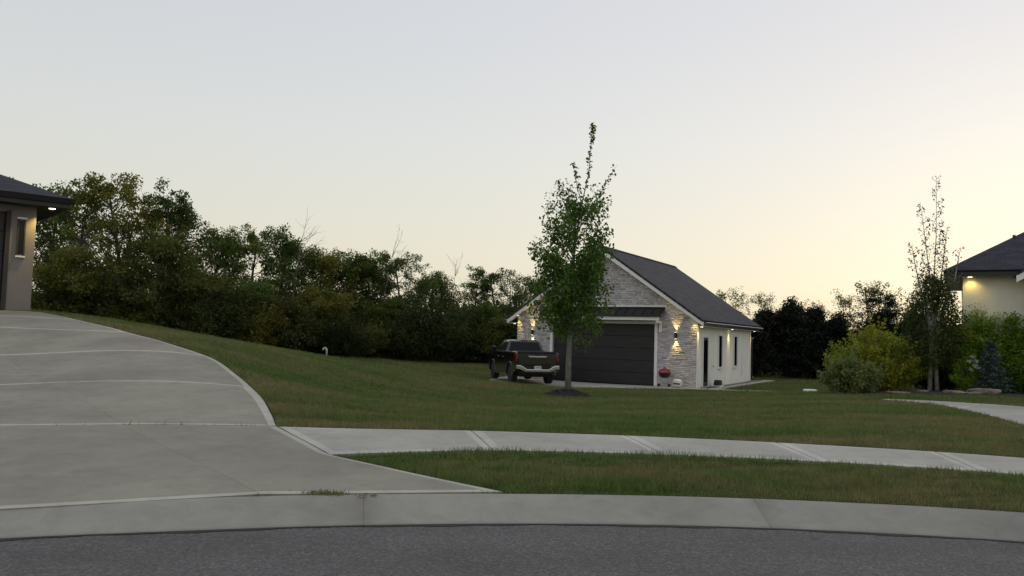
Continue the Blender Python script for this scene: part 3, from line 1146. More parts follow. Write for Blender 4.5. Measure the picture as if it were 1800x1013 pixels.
FRONT = [(-.5, -1.3), (1.0, -5.0), (3.6, -6.6), (7.0, -3.7), (10.35, -1.0)]
for (xa, ya), (xb, yb) in zip(FRONT[:-1], FRONT[1:]):
    slab('slab', lin(gpt(xa, ya), gpt(xb, yb)), lin(gpt(xa, -.06), gpt(xb, -.06)), WM, apron, margin=.06, lift=.03)
spath = structure(link('side_path', None))
slab('slab', lin(gpt(GW + 1.05, -.06), gpt(GW + 1.05, 5)), lin(gpt(GW + .55, -.02), gpt(GW + .55, 5)), WM, spath, margin=.04, lift=.03)
slab('slab', lin(gpt(GW + 1.05, 5.02), gpt(GW + 1.25, 11.2)), lin(gpt(GW + .55, 5.02), gpt(GW + .55, 11.2)), WM, spath, margin=.04, lift=.03)
pA, pB = gpt(GW + .85, -.9), at(1372, 690.5, 34.2)[:2]
slab('slab', lin(pA, pB), lin(pA + np.array([.05, .75]), pB + np.array([0, .6])), WM, spath, margin=.04, lift=.03)
gb = structure(link('gravel_bed', None))
slab('bed_fill', lin(gpt(GW + .50, 1.9), gpt(GW + .50, 10.6)), lin(gpt(GW + .05, 1.9), gpt(GW + .05, 10.6)), (M['rock'], M['rock']), gb, lift=.02)
PAVED.append(np.array([gpt(-.1, -.1), gpt(GW + .1, -.1), gpt(GW + .1, GL + .1), gpt(-.1, GL + .1)]))

# ------------------------------------------------------------------ house at the left edge
lc = at(53, 548, 24.0)
LR = RAD(42)
house = thing('house', (lc[0], lc[1], float(lc[2])), 'taupe house at the left edge with dark hip roof and lit corner soffit', 'house', LR)
LH = 3.20
wl = MB()
wl.box(-.78, 0, 0, .25, -.4, LH)
wl.box(-6.2, -.78, 0, .25, 2.98, LH)
wl.box(-10, -6.2, 0, .25, -.4, LH)
wl.build('front_wall', M['taupe'], house)
MB().box(-.25, -.003, .25, 9, -.6, LH).build('side_wall', M['taupe'], house)
MB().box(-10, -9.75, .25, 9, -.6, LH).build('side_wall', M['taupe'], house)
MB().box(-9.75, -.25, 8.75, 9, -.6, LH).build('back_wall', M['taupe'], house)
gd = MB().box(-6.2, -.78, .14, .20, -.2, 2.98).build('garage_door', M['door_dark'], house)
for i in range(5):
    MB().box(-6.18, -.80, .09, .138, i * .596 + .01, (i + 1) * .596 - .004).build('panel', M['door_dark'], gd, bevel=.01)
MB().box(-.78, -.66, -.035, .13, -.2, 3.02).build('door_jamb', M['soffit_dark'], house)
wn = MB().box(-.44, -.30, -.02, -.004, 1.72, 2.76).build('window', M['glass'], house)
MB().box(-.48, -.44, -.035, -.001, 1.68, 2.80).build('frame', M['soffit_dark'], wn)
MB().box(-.30, -.26, -.035, -.001, 1.68, 2.80).build('frame', M['soffit_dark'], wn)
MB().box(-.50, -.24, -.05, -.001, 2.80, 2.85).build('frame', M['trim'], wn)
MB().box(-.50, -.24, -.06, -.001, 1.63, 1.68).build('sill', M['trim'], wn)
LO = .72
MB().box(-10.9, LO, -LO, 9 + LO, LH, LH + .03).build('soffit', M['soffit_dark'], house)
m = MB()
m.box(-10.9, LO + .03, -LO - .03, -LO, LH - .01, LH + .28)
m.build('fascia', M['black'], house)
MB().box(LO, LO + .03, -LO, 9 + LO, LH - .01, LH + .28).build('fascia', M['black'], house)
MB().prism([(-LO - .15, LH + .25), (-LO - .03, LH + .25), (-LO - .03, LH + .12), (-LO - .11, LH + .12)], -10.9, LO + .12, 'x').build('gutter', M['black'], house)
hx, hy = 5.45, 5.45
zb, zt = LH + .29, LH + .29 + 5.45 * .42
x0, x1, y0, y1 = -10.95, LO + .08, -LO - .08, 9 + LO + .08
ry = (y0 + y1) / 2
rx0, rx1 = x0 + (y1 - y0) / 2, x1 - (y1 - y0) / 2
rx0, rx1 = min(rx0, rx1) - .05, max(rx0, rx1) + .05
for pts in ([(x0, y0, zb), (x1, y0, zb), (rx1, ry, zt), (rx0, ry, zt)], [(x1, y0, zb), (x1, y1, zb), (rx1, ry, zt)],
            [(x1, y1, zb), (x0, y1, zb), (rx0, ry, zt), (rx1, ry, zt)], [(x0, y1, zb), (x0, y0, zb), (rx0, ry, zt)]):
    roof_plane('roof', pts, M['shingle_b'], house, .06)
dl = MB().lathe([(.10, -.012), (.115, 0), (.115, .01)], 18, (.36, -.26, LH)).build('soffit_light', M['trim'], house)
MB().lathe([(.09, -.018), (.09, -.0125)], 16, (.36, -.26, LH)).build('lens', M['lamp'], dl)
spot('soffit_lamp', dl, (.36, -.26, LH - .04), (-.42, .25, -1), 34, 75, .9)

# ------------------------------------------------------------------ house at the right edge
rc = at(1694, 690, 28.0)
RR = RAD(-29.5)
hz = tz(rc[0], rc[1])
rh = thing('house', (rc[0], rc[1], hz), 'pale stucco house at the right edge behind the shrubs, dark hip roof', 'house', RR)
RHh = at(1694, 488, 28.0)[2] - hz
MB().box(0, 9, 0, .25, -.4, RHh).build('front_wall', M['house_cream'], rh)
MB().box(0, .25, .25, 7, -.4, RHh).build('side_wall', M['house_cream'], rh)
MB().box(8.75, 9, .25, 7, -.4, RHh).build('side_wall', M['house_cream'], rh)
MB().box(.25, 8.75, 6.75, 7, -.4, RHh).build('back_wall', M['house_cream'], rh)
RO = .52
MB().box(-RO, 9 + RO, -RO, 7 + RO, RHh, RHh + .03).build('soffit', M['soffit'], rh)
MB().box(-RO - .03, 9 + RO, -RO - .03, -RO, RHh - .01, RHh + .20).build('fascia', M['black'], rh)
MB().box(-RO - .03, -RO, -RO, 7 + RO, RHh - .01, RHh + .20).build('fascia', M['black'], rh)
zb = RHh + .21
x0, x1, y0, y1 = -RO - .09, 9 + RO, -RO - .09, 7 + RO
ry = (y0 + y1) / 2
hw = (y1 - y0) / 2
zt = zb + hw * .62
for pts in ([(x0, y0, zb), (x1, y0, zb), (x1 - hw, ry, zt), (x0 + hw, ry, zt)], [(x0, y1, zb), (x0, y0, zb), (x0 + hw, ry, zt)],
            [(x1, y1, zb), (x0, y1, zb), (x0 + hw, ry, zt), (x1 - hw, ry, zt)], [(x1, y0, zb), (x1, y1, zb), (x1 - hw, ry, zt)]):
    roof_plane('roof', pts, M['shingle_b'], rh, .07)
MB().tube([(1.65, 1.55, zb + 1.15), (1.65, 1.55, zb + 1.45)], .05, 8).build('vent_pipe', M['soffit_dark'], rh)
dl = MB().lathe([(.08, -.012), (.09, 0), (.09, .01)], 16, (.22, -.24, RHh)).build('soffit_light', M['trim'], rh)
MB().lathe([(.07, -.018), (.07, -.0125)], 14, (.22, -.24, RHh)).build('lens', M['lamp'], dl)
spot('soffit_lamp', dl, (.22, -.24, RHh - .04), (.10, .32, -1), 3, 120, 1.0)
# projecting gabled bay beyond the frame edge
BX0, BX1, BY = 1.95, 6.2, -1.15
bp = 0.62
m = MB()
m.prism([(BX0, -.4), (BX1, -.4), (BX1, RHh + .1), ((BX0 + BX1) / 2, RHh + .1 + (BX1 - BX0) / 2 * bp), (BX0, RHh + .1)], BY, BY + .2, 'y')
bay = m.build('gable_wall', M['house_cream'], rh)
MB().box(BX0, BX0 + .2, BY + .2, -.003, -.4, RHh + .05).build('bay_wall', M['house_cream'], rh)
mid = (BX0 + BX1) / 2
for s in (-1, 1):
    ex = mid + s * ((BX1 - BX0) / 2 + .42)
    e_z = RHh + .1 - .42 * bp + .16
    r_z = RHh + .1 + (BX1 - BX0) / 2 * bp + .16
    roof_plane('roof', [(ex, BY - .4, e_z), (ex, 2.4, e_z), (mid, 2.4, r_z), (mid, BY - .4, r_z)], M['shingle_b'], rh, .07)
    MB().prism([(ex, e_z - .075), (mid, r_z - .075), (mid, r_z - .34), (ex, e_z - .30)], BY - .38, BY - .345, 'y').build('rake_board', M['trim'], rh)
    MB().prism([(ex + s * -.02, e_z - .18), (mid, r_z - .18), (mid, r_z - .21), (ex + s * -.02, e_z - .21)], BY - .34, BY - .002, 'y').build('rake_soffit', M['trim'], rh)

# ------------------------------------------------------------------ pickup truck
tp = at(945, 676, 34.6)
truck = thing('pickup_truck', (tp[0] - .02, tp[1], tz(tp[0], tp[1]) + .03), 'black crew cab pickup parked on the garage apron, seen from behind', 'pickup truck', RAD(13.5))


def arc(cy, cz, r, a0, a1, n=9):
    return [(cy + r * math.cos(RAD(a0 + (a1 - a0) * i / n)), cz + r * math.sin(RAD(a0 + (a1 - a0) * i / n))) for i in range(n + 1)]


WR = .42
profile = [(.12, .62), (.08, 1.00), (.10, 1.40), (.16, 1.435), (2.12, 1.445), (2.16, 1.40), (4.18, 1.385), (4.40, 1.33), (5.30, 1.27), (5.66, 1.16), (5.80, .95), (5.78, .52), (5.45, .42)]
profile += arc(4.83, WR, .50, 2, 178) + [(4.25, .40), (1.80, .40)] + arc(1.18, WR, .50, 2, 178) + [(.45, .55)]
m = MB()
m.prism(profile, -.985, .985, 'x')
body = m.build('body', M['truck'], truck, bevel=.045, seg=3)
MB().box(-.70, .70, .35, 5.4, .34, .62).build('chassis', M['rubber'], truck)
MB().tube([(-.72, 1.18, WR), (.72, 1.18, WR)], .06, 8).build('rear_axle', M['rubber'], truck)
MB().lathe([(.03, -.17), (.15, -.08), (.15, .08), (.03, .17)], 12, (0, 1.18, WR), 'y').build('differential', M['rubber'], truck)
# cab
gb_ = [(-.93, 2.17, 1.38), (.93, 2.17, 1.38), (.95, 4.55, 1.35), (-.95, 4.55, 1.35)]
gt_ = [(-.73, 2.40, 1.90), (.73, 2.40, 1.90), (.72, 3.72, 1.90), (-.72, 3.72, 1.90)]
gr_ = [(-.60, 2.55, 1.955), (.60, 2.55, 1.955), (.60, 3.60, 1.955), (-.60, 3.60, 1.955)]
m = MB()
m.poly(gb_ + gt_ + gr_, [(3, 2, 1, 0), (8, 9, 10, 11)] + [(i + 4 * k, (i + 1) % 4 + 4 * k, (i + 1) % 4 + 4 * k + 4, i + 4 * k + 4) for k in (0, 1) for i in range(4)])
m.build('cab', M['truck'], truck, bevel=.05, seg=3)


def quad_on(a, b, c, d, u0, u1, v0, v1, off):
    a, b, c, d = map(Vector, (a, b, c, d))
    n = (b - a).cross(d - a).normalized()
    f = lambda u, v: (a * (1 - u) + b * u) * (1 - v) + (d * (1 - u) + c * u) * v + n * off
    g_ = lambda u, v: f(u, v) - n * .03
    q = [(u0, v0), (u1, v0), (u1, v1), (u0, v1)]
    return MB().poly([f(*p) for p in q] + [g_(*p) for p in q], [(0, 1, 2, 3)] + [(i, i + 4, (i + 1) % 4 + 4, (i + 1) % 4) for i in range(4)] + [(7, 6, 5, 4)])


quad_on(gb_[0], gb_[1], gt_[1], gt_[0], .07, .93, .14, .90, .006).build('rear_window', M['glass'], truck, bevel=.004)
quad_on(gb_[2], gb_[3], gt_[3], gt_[2], .06, .94, .10, .92, .006).build('windshield', M['glass'], truck, bevel=.004)
for (i, j) in ((3, 0), (1, 2)):
    for (u0, u1) in ((.60, .92), (.22, .56)):
        if i == 1:
            u0, u1 = 1 - u1, 1 - u0
        quad_on(gb_[i], gb_[j], gt_[j], gt_[i], u0, u1, .12, .88, .006).build('side_window', M['glass'], truck, bevel=.004)
for s in (-1, 1):
    mr = MB().box(min(s * .99, s * 1.20), max(s * .99, s * 1.20), 3.98, 4.10, 1.36, 1.62).build('side_mirror', M['truck'], truck, bevel=.03)
    MB().box(min(s * 1.02, s * 1.18), max(s * 1.02, s * 1.18), 3.968, 3.978, 1.39, 1.59).build('mirror_glass', M['glass'], mr)
    MB().box(min(s * .90, s * .989), max(s * .90, s * .989), .075, .42, 1.02, 1.36).build('tail_light', M['tail'], truck, bevel=.025)
    MB().box(min(s * .70, s * .98), max(s * .70, s * .98), 5.70, 5.82, .98, 1.14).build('headlight', M['glass'], truck, bevel=.02)
    for yy in (2.66, 3.60):
        MB().box(min(s * .985, s * 1.01), max(s * .985, s * 1.01), yy - .11, yy + .11, 1.14, 1.18).build('door_handle', M['chrome'], truck, bevel=.008)
    MB().box(min(s * .90, s * 1.03), max(s * .90, s * 1.03), 1.95, 4.2, .36, .41).build('running_board', M['chrome'], truck, bevel=.012)
    MB().box(min(s * .985, s * .995), max(s * .985, s * .995), .75, 5.2, 1.385, 1.438).build('rail_highlight', M['steel'], truck)  # bright strip added as the sky's reflection along the rail
    for yy in (1.18, 4.83):
        ty = MB().lathe([(.27, -.13), (.40, -.135), (WR, -.10), (WR, .10), (.40, .135), (.27, .13)], 28, (s * .84, yy, WR), 'x').build('wheel', M['rubber'], truck)
        MB().lathe([(.05, -.118), (.22, -.10), (.268, -.128), (.268, .128), (.22, .10), (.05, .118)], 20, (s * .84, yy, WR), 'x').build('rim', M['alloy'], ty)
    # fender flare lips
    for yy in (1.18, 4.83):
        pr = arc(yy, WR, .565, 0, 180, 12) + arc(yy, WR, .50, 180, 0, 12)
        MB().prism(pr, min(s * .97, s * 1.02), max(s * .97, s * 1.02), 'x').build('fender_flare', M['truck'], truck)
tg = MB().box(-.86, .86, .045, .10, .84, 1.395).build('tailgate', M['truck'], truck, bevel=.02)
MB().box(-.78, .78, .034, .046, .90, 1.02).build('tailgate_crease', M['truck'], tg, bevel=.006)
MB().box(-.88, .88, .02, .14, 1.396, 1.445).build('tailgate_cap', M['rubber'], tg, bevel=.012)
em = [(-.44, 1.25), (-.40, 1.275), (-.10, 1.27), (0, 1.262), (.10, 1.27), (.40, 1.275), (.44, 1.25), (.36, 1.215), (.12, 1.215), (0, 1.205), (-.12, 1.215), (-.36, 1.215)]
MB().prism(em, .022, .044, 'y').build('tailgate_badge', M['chrome'], tg)
MB().box(-.05, .05, .03, .044, 1.33, 1.37).build('tailgate_handle', M['rubber'], tg)
MB().box(-.84, .84, .30, 2.0, 1.440, 1.458).build('bed_cover', M['rubber'], truck)
bump_o = [(-.98, .86), (-.80, .86), (-.66, .80), (-.50, .69), (.50, .69), (.66, .80), (.80, .86), (.98, .86), (.98, .70), (.84, .70), (.70, .64), (.56, .58), (-.56, .58), (-.70, .64), (-.84, .70), (-.98, .70)]
MB().prism(bump_o, -.10, .12, 'y').build('rear_bumper', M['chrome'], truck, bevel=.02, seg=3)
MB().box(-.60, .60, -.03, .115, .695, .84).build('bumper_step', M['rubber'], truck)
MB().box(-.80, .80, -.02, .11, .50, .575).build('rear_valance', M['rubber'], truck)
pl = MB().box(-.155, .155, -.048, -.035, .70, .835).build('license_plate', M['plate'], truck)
for i, wch in enumerate((.034, .03, .034, .032, .03, .034)):
    MB().box(-.115 + i * .041, -.115 + i * .041 + wch - .008, -.052, -.0485, .735, .79).build('plate_mark', M['plate_ink'], pl)
MB().box(-.13, .13, 2.415, 2.45, 1.905, 1.94).build('high_brake_light', M['tail'], truck, bevel=.008)
MB().lathe([(.012, 0), (.006, .28)], 6, (.3, 3.4, 1.95)).build('aerial', M['black'], truck)

# ------------------------------------------------------------------ plants
def leaf_cloud(centres, radii, counts, size, rng, flat=0.75, droop=0.3, out_from=None):
    """Diamond leaves (folded) spread around clump centres. Returns V (n*4), F."""
    cs = np.repeat(np.asarray(centres, float), counts, axis=0)
    rs = np.repeat(np.asarray(radii, float), counts)
    n = len(cs)
    d = rng.normal(size=(n, 3))
    d /= np.linalg.norm(d, axis=1)[:, None]
    rad = rs * rng.random(n) ** 0.45
    pos = cs + d * rad[:, None] * np.array([1, 1, flat])
    # leaf axis: outward + random, drooping; width axis perpendicular
    ax = d * 0.7 + rng.normal(size=(n, 3)) * 0.6
    ax[:, 2] -= droop
    ax /= np.linalg.norm(ax, axis=1)[:, None]
    up = rng.normal(size=(n, 3)) * 0.5 + np.array([0, 0, 1.0])
    wd = np.cross(ax, up)
    wd /= np.linalg.norm(wd, axis=1)[:, None] + 1e-9
    L_ = size * rng.uniform(0.6, 1.35, n)[:, None]
    W_ = L_ * 0.62
    a = pos - ax * L_ * .5
    b = pos + wd * W_ * .5 + ax * L_ * .05
    c = pos + ax * L_ * .5
    e = pos - wd * W_ * .5 + ax * L_ * .05
    V = np.stack([a, b, c, e], 1).reshape(-1, 3)
    F = np.arange(n * 4).reshape(-1, 4)
    return V, F


def limb_path(p0, direction, length, rng, n=5, up=0.25, wob=0.12):
    p = np.array(p0, float)
    d = np.array(direction, float)
    d /= np.linalg.norm(d)
    pts = [p.copy()]
    for i in range(n):
        d = d + rng.normal(size=3) * wob + np.array([0, 0, up / n])
        d /= np.linalg.norm(d)
        p = p + d * length / n
        pts.append(p.copy())
    return pts


def make_tree_meshes(name, seed, H, spread, base=0.25, limbs=16, subs=4, clump=0.55, per=70, leaf=0.2, trunk_r=0.14, profile=None,
                     density=1.0, twigs=True, up=0.35, extra_fill=0, el=0.55, bark_n=6):
    """Wood mesh and crown mesh of one tree standing at the origin."""
    rng = np.random.default_rng(seed)
    wood = MB()
    tpts = limb_path((0, 0, -.15), (rng.normal() * .05, rng.normal() * .05, 1), H * .9, rng, 7, 0, 0.06)
    wood.tube(tpts, [trunk_r * (1 - .85 * i / 7) + .012 for i in range(8)], 8)
    cen, rad = [], []
    profile = profile or (lambda h: math.sin(math.pi * min(1, max(0.03, h)) ** 0.75) ** 0.7)
    for i in range(limbs):
        h = base + (0.97 - base) * (i + rng.random()) / limbs
        q = h * 7 / .9 * .9
        k = min(int(q), 6)
        p0 = np.array(tpts[k]) + (np.array(tpts[k + 1]) - np.array(tpts[k])) * (q - k)
        a = i * 2.399 + rng.normal() * .4
        ln = spread * profile((h - base) / (1 - base)) * rng.uniform(.7, 1.15)
        ln = max(ln, .35)
        lp = limb_path(p0, (math.cos(a), math.sin(a), el * rng.uniform(.5, 1.6)), ln, rng, 5, up)
        r0 = max(.012, trunk_r * .42 * (1 - h * .7))
        wood.tube(lp, [r0 * (1 - .8 * j / 5) for j in range(6)], 5)
        for s in range(subs):
            j = rng.integers(2, 6)
            b0 = np.array(lp[j])
            dv = np.array(lp[j]) - np.array(lp[j - 1])
            dv = dv / np.linalg.norm(dv) + rng.normal(size=3) * .8
            sp = limb_path(b0, dv, ln * rng.uniform(.25, .5), rng, 3, up * .6)
            if twigs:
                wood.tube(sp, [r0 * .4, r0 * .3, r0 * .2, r0 * .1], 4)
            if rng.random() < density:
                cen.append(sp[-1])
                rad.append(clump * rng.uniform(.6, 1.3))
            if rng.random() < density * .6:
                cen.append(sp[1])
                rad.append(clump * rng.uniform(.4, .9))
        if rng.random() < density:
            cen.append(lp[-1])
            rad.append(clump * rng.uniform(.6, 1.2))
    for _ in range(extra_fill):
        h = base + (1 - base) * rng.random()
        a = rng.random() * 6.283
        rr = spread * profile((h - base) / (1 - base)) * math.sqrt(rng.random()) * .9
        cen.append((rr * math.cos(a), rr * math.sin(a), h * H * .95))
        rad.append(clump * rng.uniform(.7, 1.3))
    cnt = np.maximum(4, (per * (np.array(rad) / clump) ** 2 * rng.uniform(.6, 1.2, len(rad)))).astype(int)
    V, F = leaf_cloud(cen, rad, cnt, leaf, rng)
    crown = mesh_np(name + '_crown', V, F)
    wm = bpy.data.meshes.new(name + '_wood')
    wm.from_pydata([tuple(v) for v in wood.v], [], wood.f)
    wm.polygons.foreach_set('use_smooth', [True] * len(wm.polygons))
    return wm, crown


def plant(name, loc, label, cat, wood_me, crown_me, wood_mat, leaf_mat, scale=1.0, rot=0.0, group=None, crown_name='crown', wood_name='trunk'):
    t_ = thing(name, loc, label, cat, rot, group)
    t_.scale = (scale, scale, scale) if isinstance(scale, (int, float)) else scale
    for nm, me, mt in ((wood_name, wood_me, wood_mat), (crown_name, crown_me, leaf_mat)):
        if me is None:
            continue
        o = bpy.data.objects.new(nm, me)
        C.objects.link(o)
        o.parent = t_
        if len(me.materials) == 0:
            me.materials.append(mt)
        if me.materials[0] != mt:                 # shared mesh, own colouring
            o.material_slots[0].link = 'OBJECT'
            o.material_slots[0].material = mt
    return t_


# --- young tree in the middle of the lawn, in a mulch mound
tb = ground(998, 692, 25)
rng = np.random.default_rng(5)
mv, mf = [], []
nr, na = 12, 40
for i in range(nr + 1):
    for k in range(na):
        r = .78 * i / nr * (1 + .10 * math.sin(3 * k * 6.283 / na + 1) + .05 * math.sin(7 * k * 6.283 / na))
        x, y = r * math.cos(k * 6.283 / na), r * math.sin(k * 6.283 / na)
        hgt = .24 * max(0, 1 - (i / nr) ** 1.7) ** .9 + rng.normal() * .014 * (i < nr)
        mv.append((x, y, tz(tb.x + x, tb.y + y) - tb.z + hgt - .03))
for i in range(nr):
    for k in range(na):
        mf.append((i * na + k, i * na + (k + 1) % na, (i + 1) * na + (k + 1) % na, (i + 1) * na + k))
mound = tag(link('mulch_mound', mesh_np('mulch_mound', mv, mf), M['mulch']), 'low round mound of dark mulch at the foot of the lawn tree', 'mulch mound')
mound.location = tb
# loose chips on the mound
chips = MB()
for _ in range(420):
    a, r = rng.random() * 6.283, .80 * math.sqrt(rng.random())
    x, y = r * math.cos(a), r * math.sin(a)
    hgt = .24 * max(0, 1 - (r / .78) ** 1.7) ** .9 if r < .78 else 0
    zc = tz(tb.x + x, tb.y + y) - tb.z + hgt - .012
    b_ = rng.random() * 3.14
    l_, w_ = rng.uniform(.02, .05), rng.uniform(.006, .014)
    dx, dy = math.cos(b_) * l_, math.sin(b_) * l_
    ex, ey = -math.sin(b_) * w_, math.cos(b_) * w_
    tl = rng.normal() * .015
    chips.poly([(x - dx - ex, y - dy - ey, zc - tl), (x + dx - ex, y + dy - ey, zc + tl), (x + dx + ex, y + dy + ey, zc + tl), (x - dx + ex, y - dy + ey, zc - tl),
                (x, y, zc + .012)], [(0, 1, 4), (1, 2, 4), (2, 3, 4), (3, 0, 4)])
o = chips.build('chips', M['mulch'], mound)
o['kind'] = 'stuff'

yt = thing('young_tree', (tb.x, tb.y, tb.z + .1), 'slender young street tree with tall leader shoots in front of the brick garage', 'tree')
rng = np.random.default_rng(21)
wood = MB()
TR = [(0, 0, -.2), (.0, 0, .9), (.03, .02, 1.9), (.06, 0, 3.2), (.10, .03, 4.6), (.30, .0, 6.0), (.50, 0, 7.0), (.62, 0, 8.55)]
wood.tube(TR, [.115, .092, .082, .066, .042, .022, .012, .004], 10)
cen, rad, cnt = [], [], []
TRa = np.array(TR)
shoots = [((.30, 0, 6.0), (.0, .1, 7.45)), ((.5, 0, 5.6), (1.40, .05, 7.35)), ((.1, 0, 5.2), (-.52, 0, 6.75)), ((.62, 0, 8.0), (.60, 0, 8.7))]


def crown_half_width(z):
    return np.interp(z, [1.7, 2.2, 3.0, 4.0, 4.8, 5.6, 6.3, 6.8, 7.0], [.70, 1.28, 1.36, 1.28, 1.12, .96, .82, .56, .30])


for i in range(64):
    z0 = 1.62 + (5.75 - 1.62) * (i + rng.random()) / 64
    c0 = np.array([np.interp(z0, TRa[:, 2], TRa[:, k]) for k in range(3)])
    a = i * 2.399 + rng.normal() * .3
    ln = crown_half_width(z0 + .5) * rng.uniform(.75, 1.12)
    lp = limb_path(c0, (math.cos(a), math.sin(a), .62), ln * 1.30, rng, 4, .4, .10)
    wood.tube(lp, [.022, .018, .013, .009, .004], 5)
    for j in (2, 3, 4):
        cen.append(lp[j] + rng.normal(size=3) * .05)
        rad.append(rng.uniform(.20, .38))
        dens = 1.0 if z0 < 3.6 else (.78 if z0 < 5 else .62)
        if z0 > 3.6 and (i // 3) % 3 == 0:
            dens *= .5
        cnt.append(int(rng.uniform(52, 92) * dens * (rad[-1] / .3) ** 2))
    if z0 < 3.8:
        for j in (1, 2):
            cen.append(lp[j] + rng.normal(size=3) * .22)
            rad.append(.34)
            cnt.append(60)
for p, q in shoots:
    p, q = np.array(p), np.array(q)
    pts = [p + (q - p) * s + rng.normal(size=3) * .02 for s in np.linspace(0, 1, 6)]
    wood.tube(pts, [.018, .014, .011, .008, .006, .003], 5)
    for s in np.arange(.25, 1.01, .07):
        cen.append(p + (q - p) * s)
        rad.append(rng.uniform(.07, .15))
        cnt.append(int(rng.uniform(4, 9)))
for s in np.arange(6.5, 8.6, .13):
    cen.append([np.interp(s, TRa[:, 2], TRa[:, k]) for k in range(3)])
    rad.append(rng.uniform(.06, .12))
    cnt.append(int(rng.uniform(4, 8)))
V, F = leaf_cloud(cen, rad, cnt, .115, rng, 1.0, .35)
wood.build('trunk', M['bark_grey'], yt, smooth=True)
link('crown', mesh_np('young_tree_crown', V, F), M['leaf_young'], yt)

# --- pale-barked tree at the right, above the shrubs
rb = ground(1641, 692, 27)
bt = thing('multi_stem_tree', rb, 'tall thin pale barked tree with wispy upright shoots beside the right house', 'tree')
rng = np.random.default_rng(33)
wood = MB()
cen, rad, cnt = [], [], []
sc_ = 27 / FPX
stems = [((-.14, 0, -.1), (-.10, 0, 1.0), (0, 0, 3.4), (.12, 0, 5.4), (.17, .05, 7.5)), ((.16, .05, -.1), (.10, .05, 1.0), (.06, .1, 3.0), (-.2, .1, 5.2), (-.38, .1, 6.6)),
         ((.05, .15, 1.2), (.15, .15, 2.6), (.35, .15, 3.8), (.52, .2, 5.0), (.62, .2, 5.7)), ((.05, 0, 1.2), (-.15, 0, 2.6), (-.45, 0, 3.6), (-.66, 0, 4.6), (-.72, 0, 5.1)),
         ((.1, 0, 2.0), (.4, 0, 3.0), (.75, 0, 3.9), (.9, 0, 4.7), (.96, 0, 5.0))]
for st in stems:
    wood.tube(st, [.085, .062, .026, .012, .004], 8)
    st = np.array(st)
    zz = st[:, 2]
    for s in np.arange(2.5, zz[-1], .10):
        c0 = np.array([np.interp(s, zz, st[:, k]) for k in range(3)])
        fade = np.clip((s - 2.0) / (zz[-1] - 2.0), 0, 1)
        if rng.random() < .85:
            ln = .42 * (1 - fade) + .10
            a = rng.random() * 6.283
            tip = c0 + np.array([math.cos(a) * ln, math.sin(a) * ln, ln * .9])
            wood.tube([c0, (c0 + tip) / 2 + rng.normal(size=3) * .02, tip], [.008, .006, .003], 4)
            cen += [tip, (c0 + tip) / 2]
            rad += [.14 * (1.3 - fade), .12]
            cnt += [int(11 * (1.15 - fade) + 2), int(7 * (1.15 - fade) + 2)]
for _ in range(400):
    a, r = rng.random() * 6.283, rng.random() ** .5
    zc = rng.uniform(.95, 3.9)
    ww = np.interp(zc, [.9, 1.5, 2.4, 3.2, 4.0], [.7, 1.0, 1.0, .75, .25])
    cen.append((r * math.cos(a) * ww, r * math.sin(a) * ww, zc))
    rad.append(.26)
    cnt.append(34)
V, F = leaf_cloud(cen, rad, cnt, .078, rng, 1.0, .3)
wood.build('trunk', M['bark_pale'], bt, smooth=True)
link('crown', mesh_np('multi_stem_crown', V, F), M['leaf_birch'], bt)


def shrub_meshes(name, seed, rx, ry, H, leaf, n_clump, per, clump, upright=0.6, spiky=0.25, low=0.05):
    rng = np.random.default_rng(seed)
    wood = MB()
    cen, rad, cnt = [], [], []
    for i in range(n_clump):
        a = i * 2.399 + rng.normal() * .3
        f = math.sqrt((i + .5) / n_clump)
        hz_ = H * (1 - .62 * f ** 2.2) * rng.uniform(.72, 1.06)
        tip = np.array([math.cos(a) * rx * f * .92, math.sin(a) * ry * f * .92, max(low, hz_ - clump * .4)])
        base_ = np.array([math.cos(a) * rx * .12 * rng.random(), math.sin(a) * ry * .12 * rng.random(), -.05])
        midp = base_ * .4 + tip * .6 + np.array([0, 0, -H * .06])
        if i % 2 == 0:
            wood.tube([base_, midp, tip], [.016, .011, .004], 4)
        for s, k in ((1.0, 1.0), (.72, .7), (.45, .5)):
            cen.append(base_ + (tip - base_) * s + rng.normal(size=3) * clump * .35)
            rad.append(clump * rng.uniform(.7, 1.2))
            cnt.append(int(per * k * rng.uniform(.7, 1.2)))
        if rng.random() < spiky:                # sprays that break the outline
            dv = (tip - np.array([0, 0, H * .3]))
            dv /= np.linalg.norm(dv)
            for s in (.5, .9, 1.3, 1.7):
                cen.append(tip + (dv * .6 + np.array([0, 0, upright])) * clump * s)
                rad.append(clump * .22)
                cnt.append(max(3, int(per * .09)))
    V, F = leaf_cloud(cen, rad, cnt, leaf, rng, .85, .1)
    V[:, 2] = np.maximum(V[:, 2], .02 + .03 * rng.random(len(V)))
    wm = bpy.data.meshes.new(name + '_stems')
    wm.from_pydata([tuple(v) for v in wood.v], [], wood.f)
    return wm, mesh_np(name + '_foliage', V, F)


def shrub(name, px, py, d, label, seed, rx, ry, H, leaf, n_clump, per, clump, mat, **kw):
    wm, cm = shrub_meshes(name, seed, rx, ry, H, leaf, n_clump, per, clump, **kw)
    p = ground(px, py, d)
    return plant(name, p, label, 'shrub', wm, cm, M['bark'], mat, crown_name='foliage', wood_name='stems')


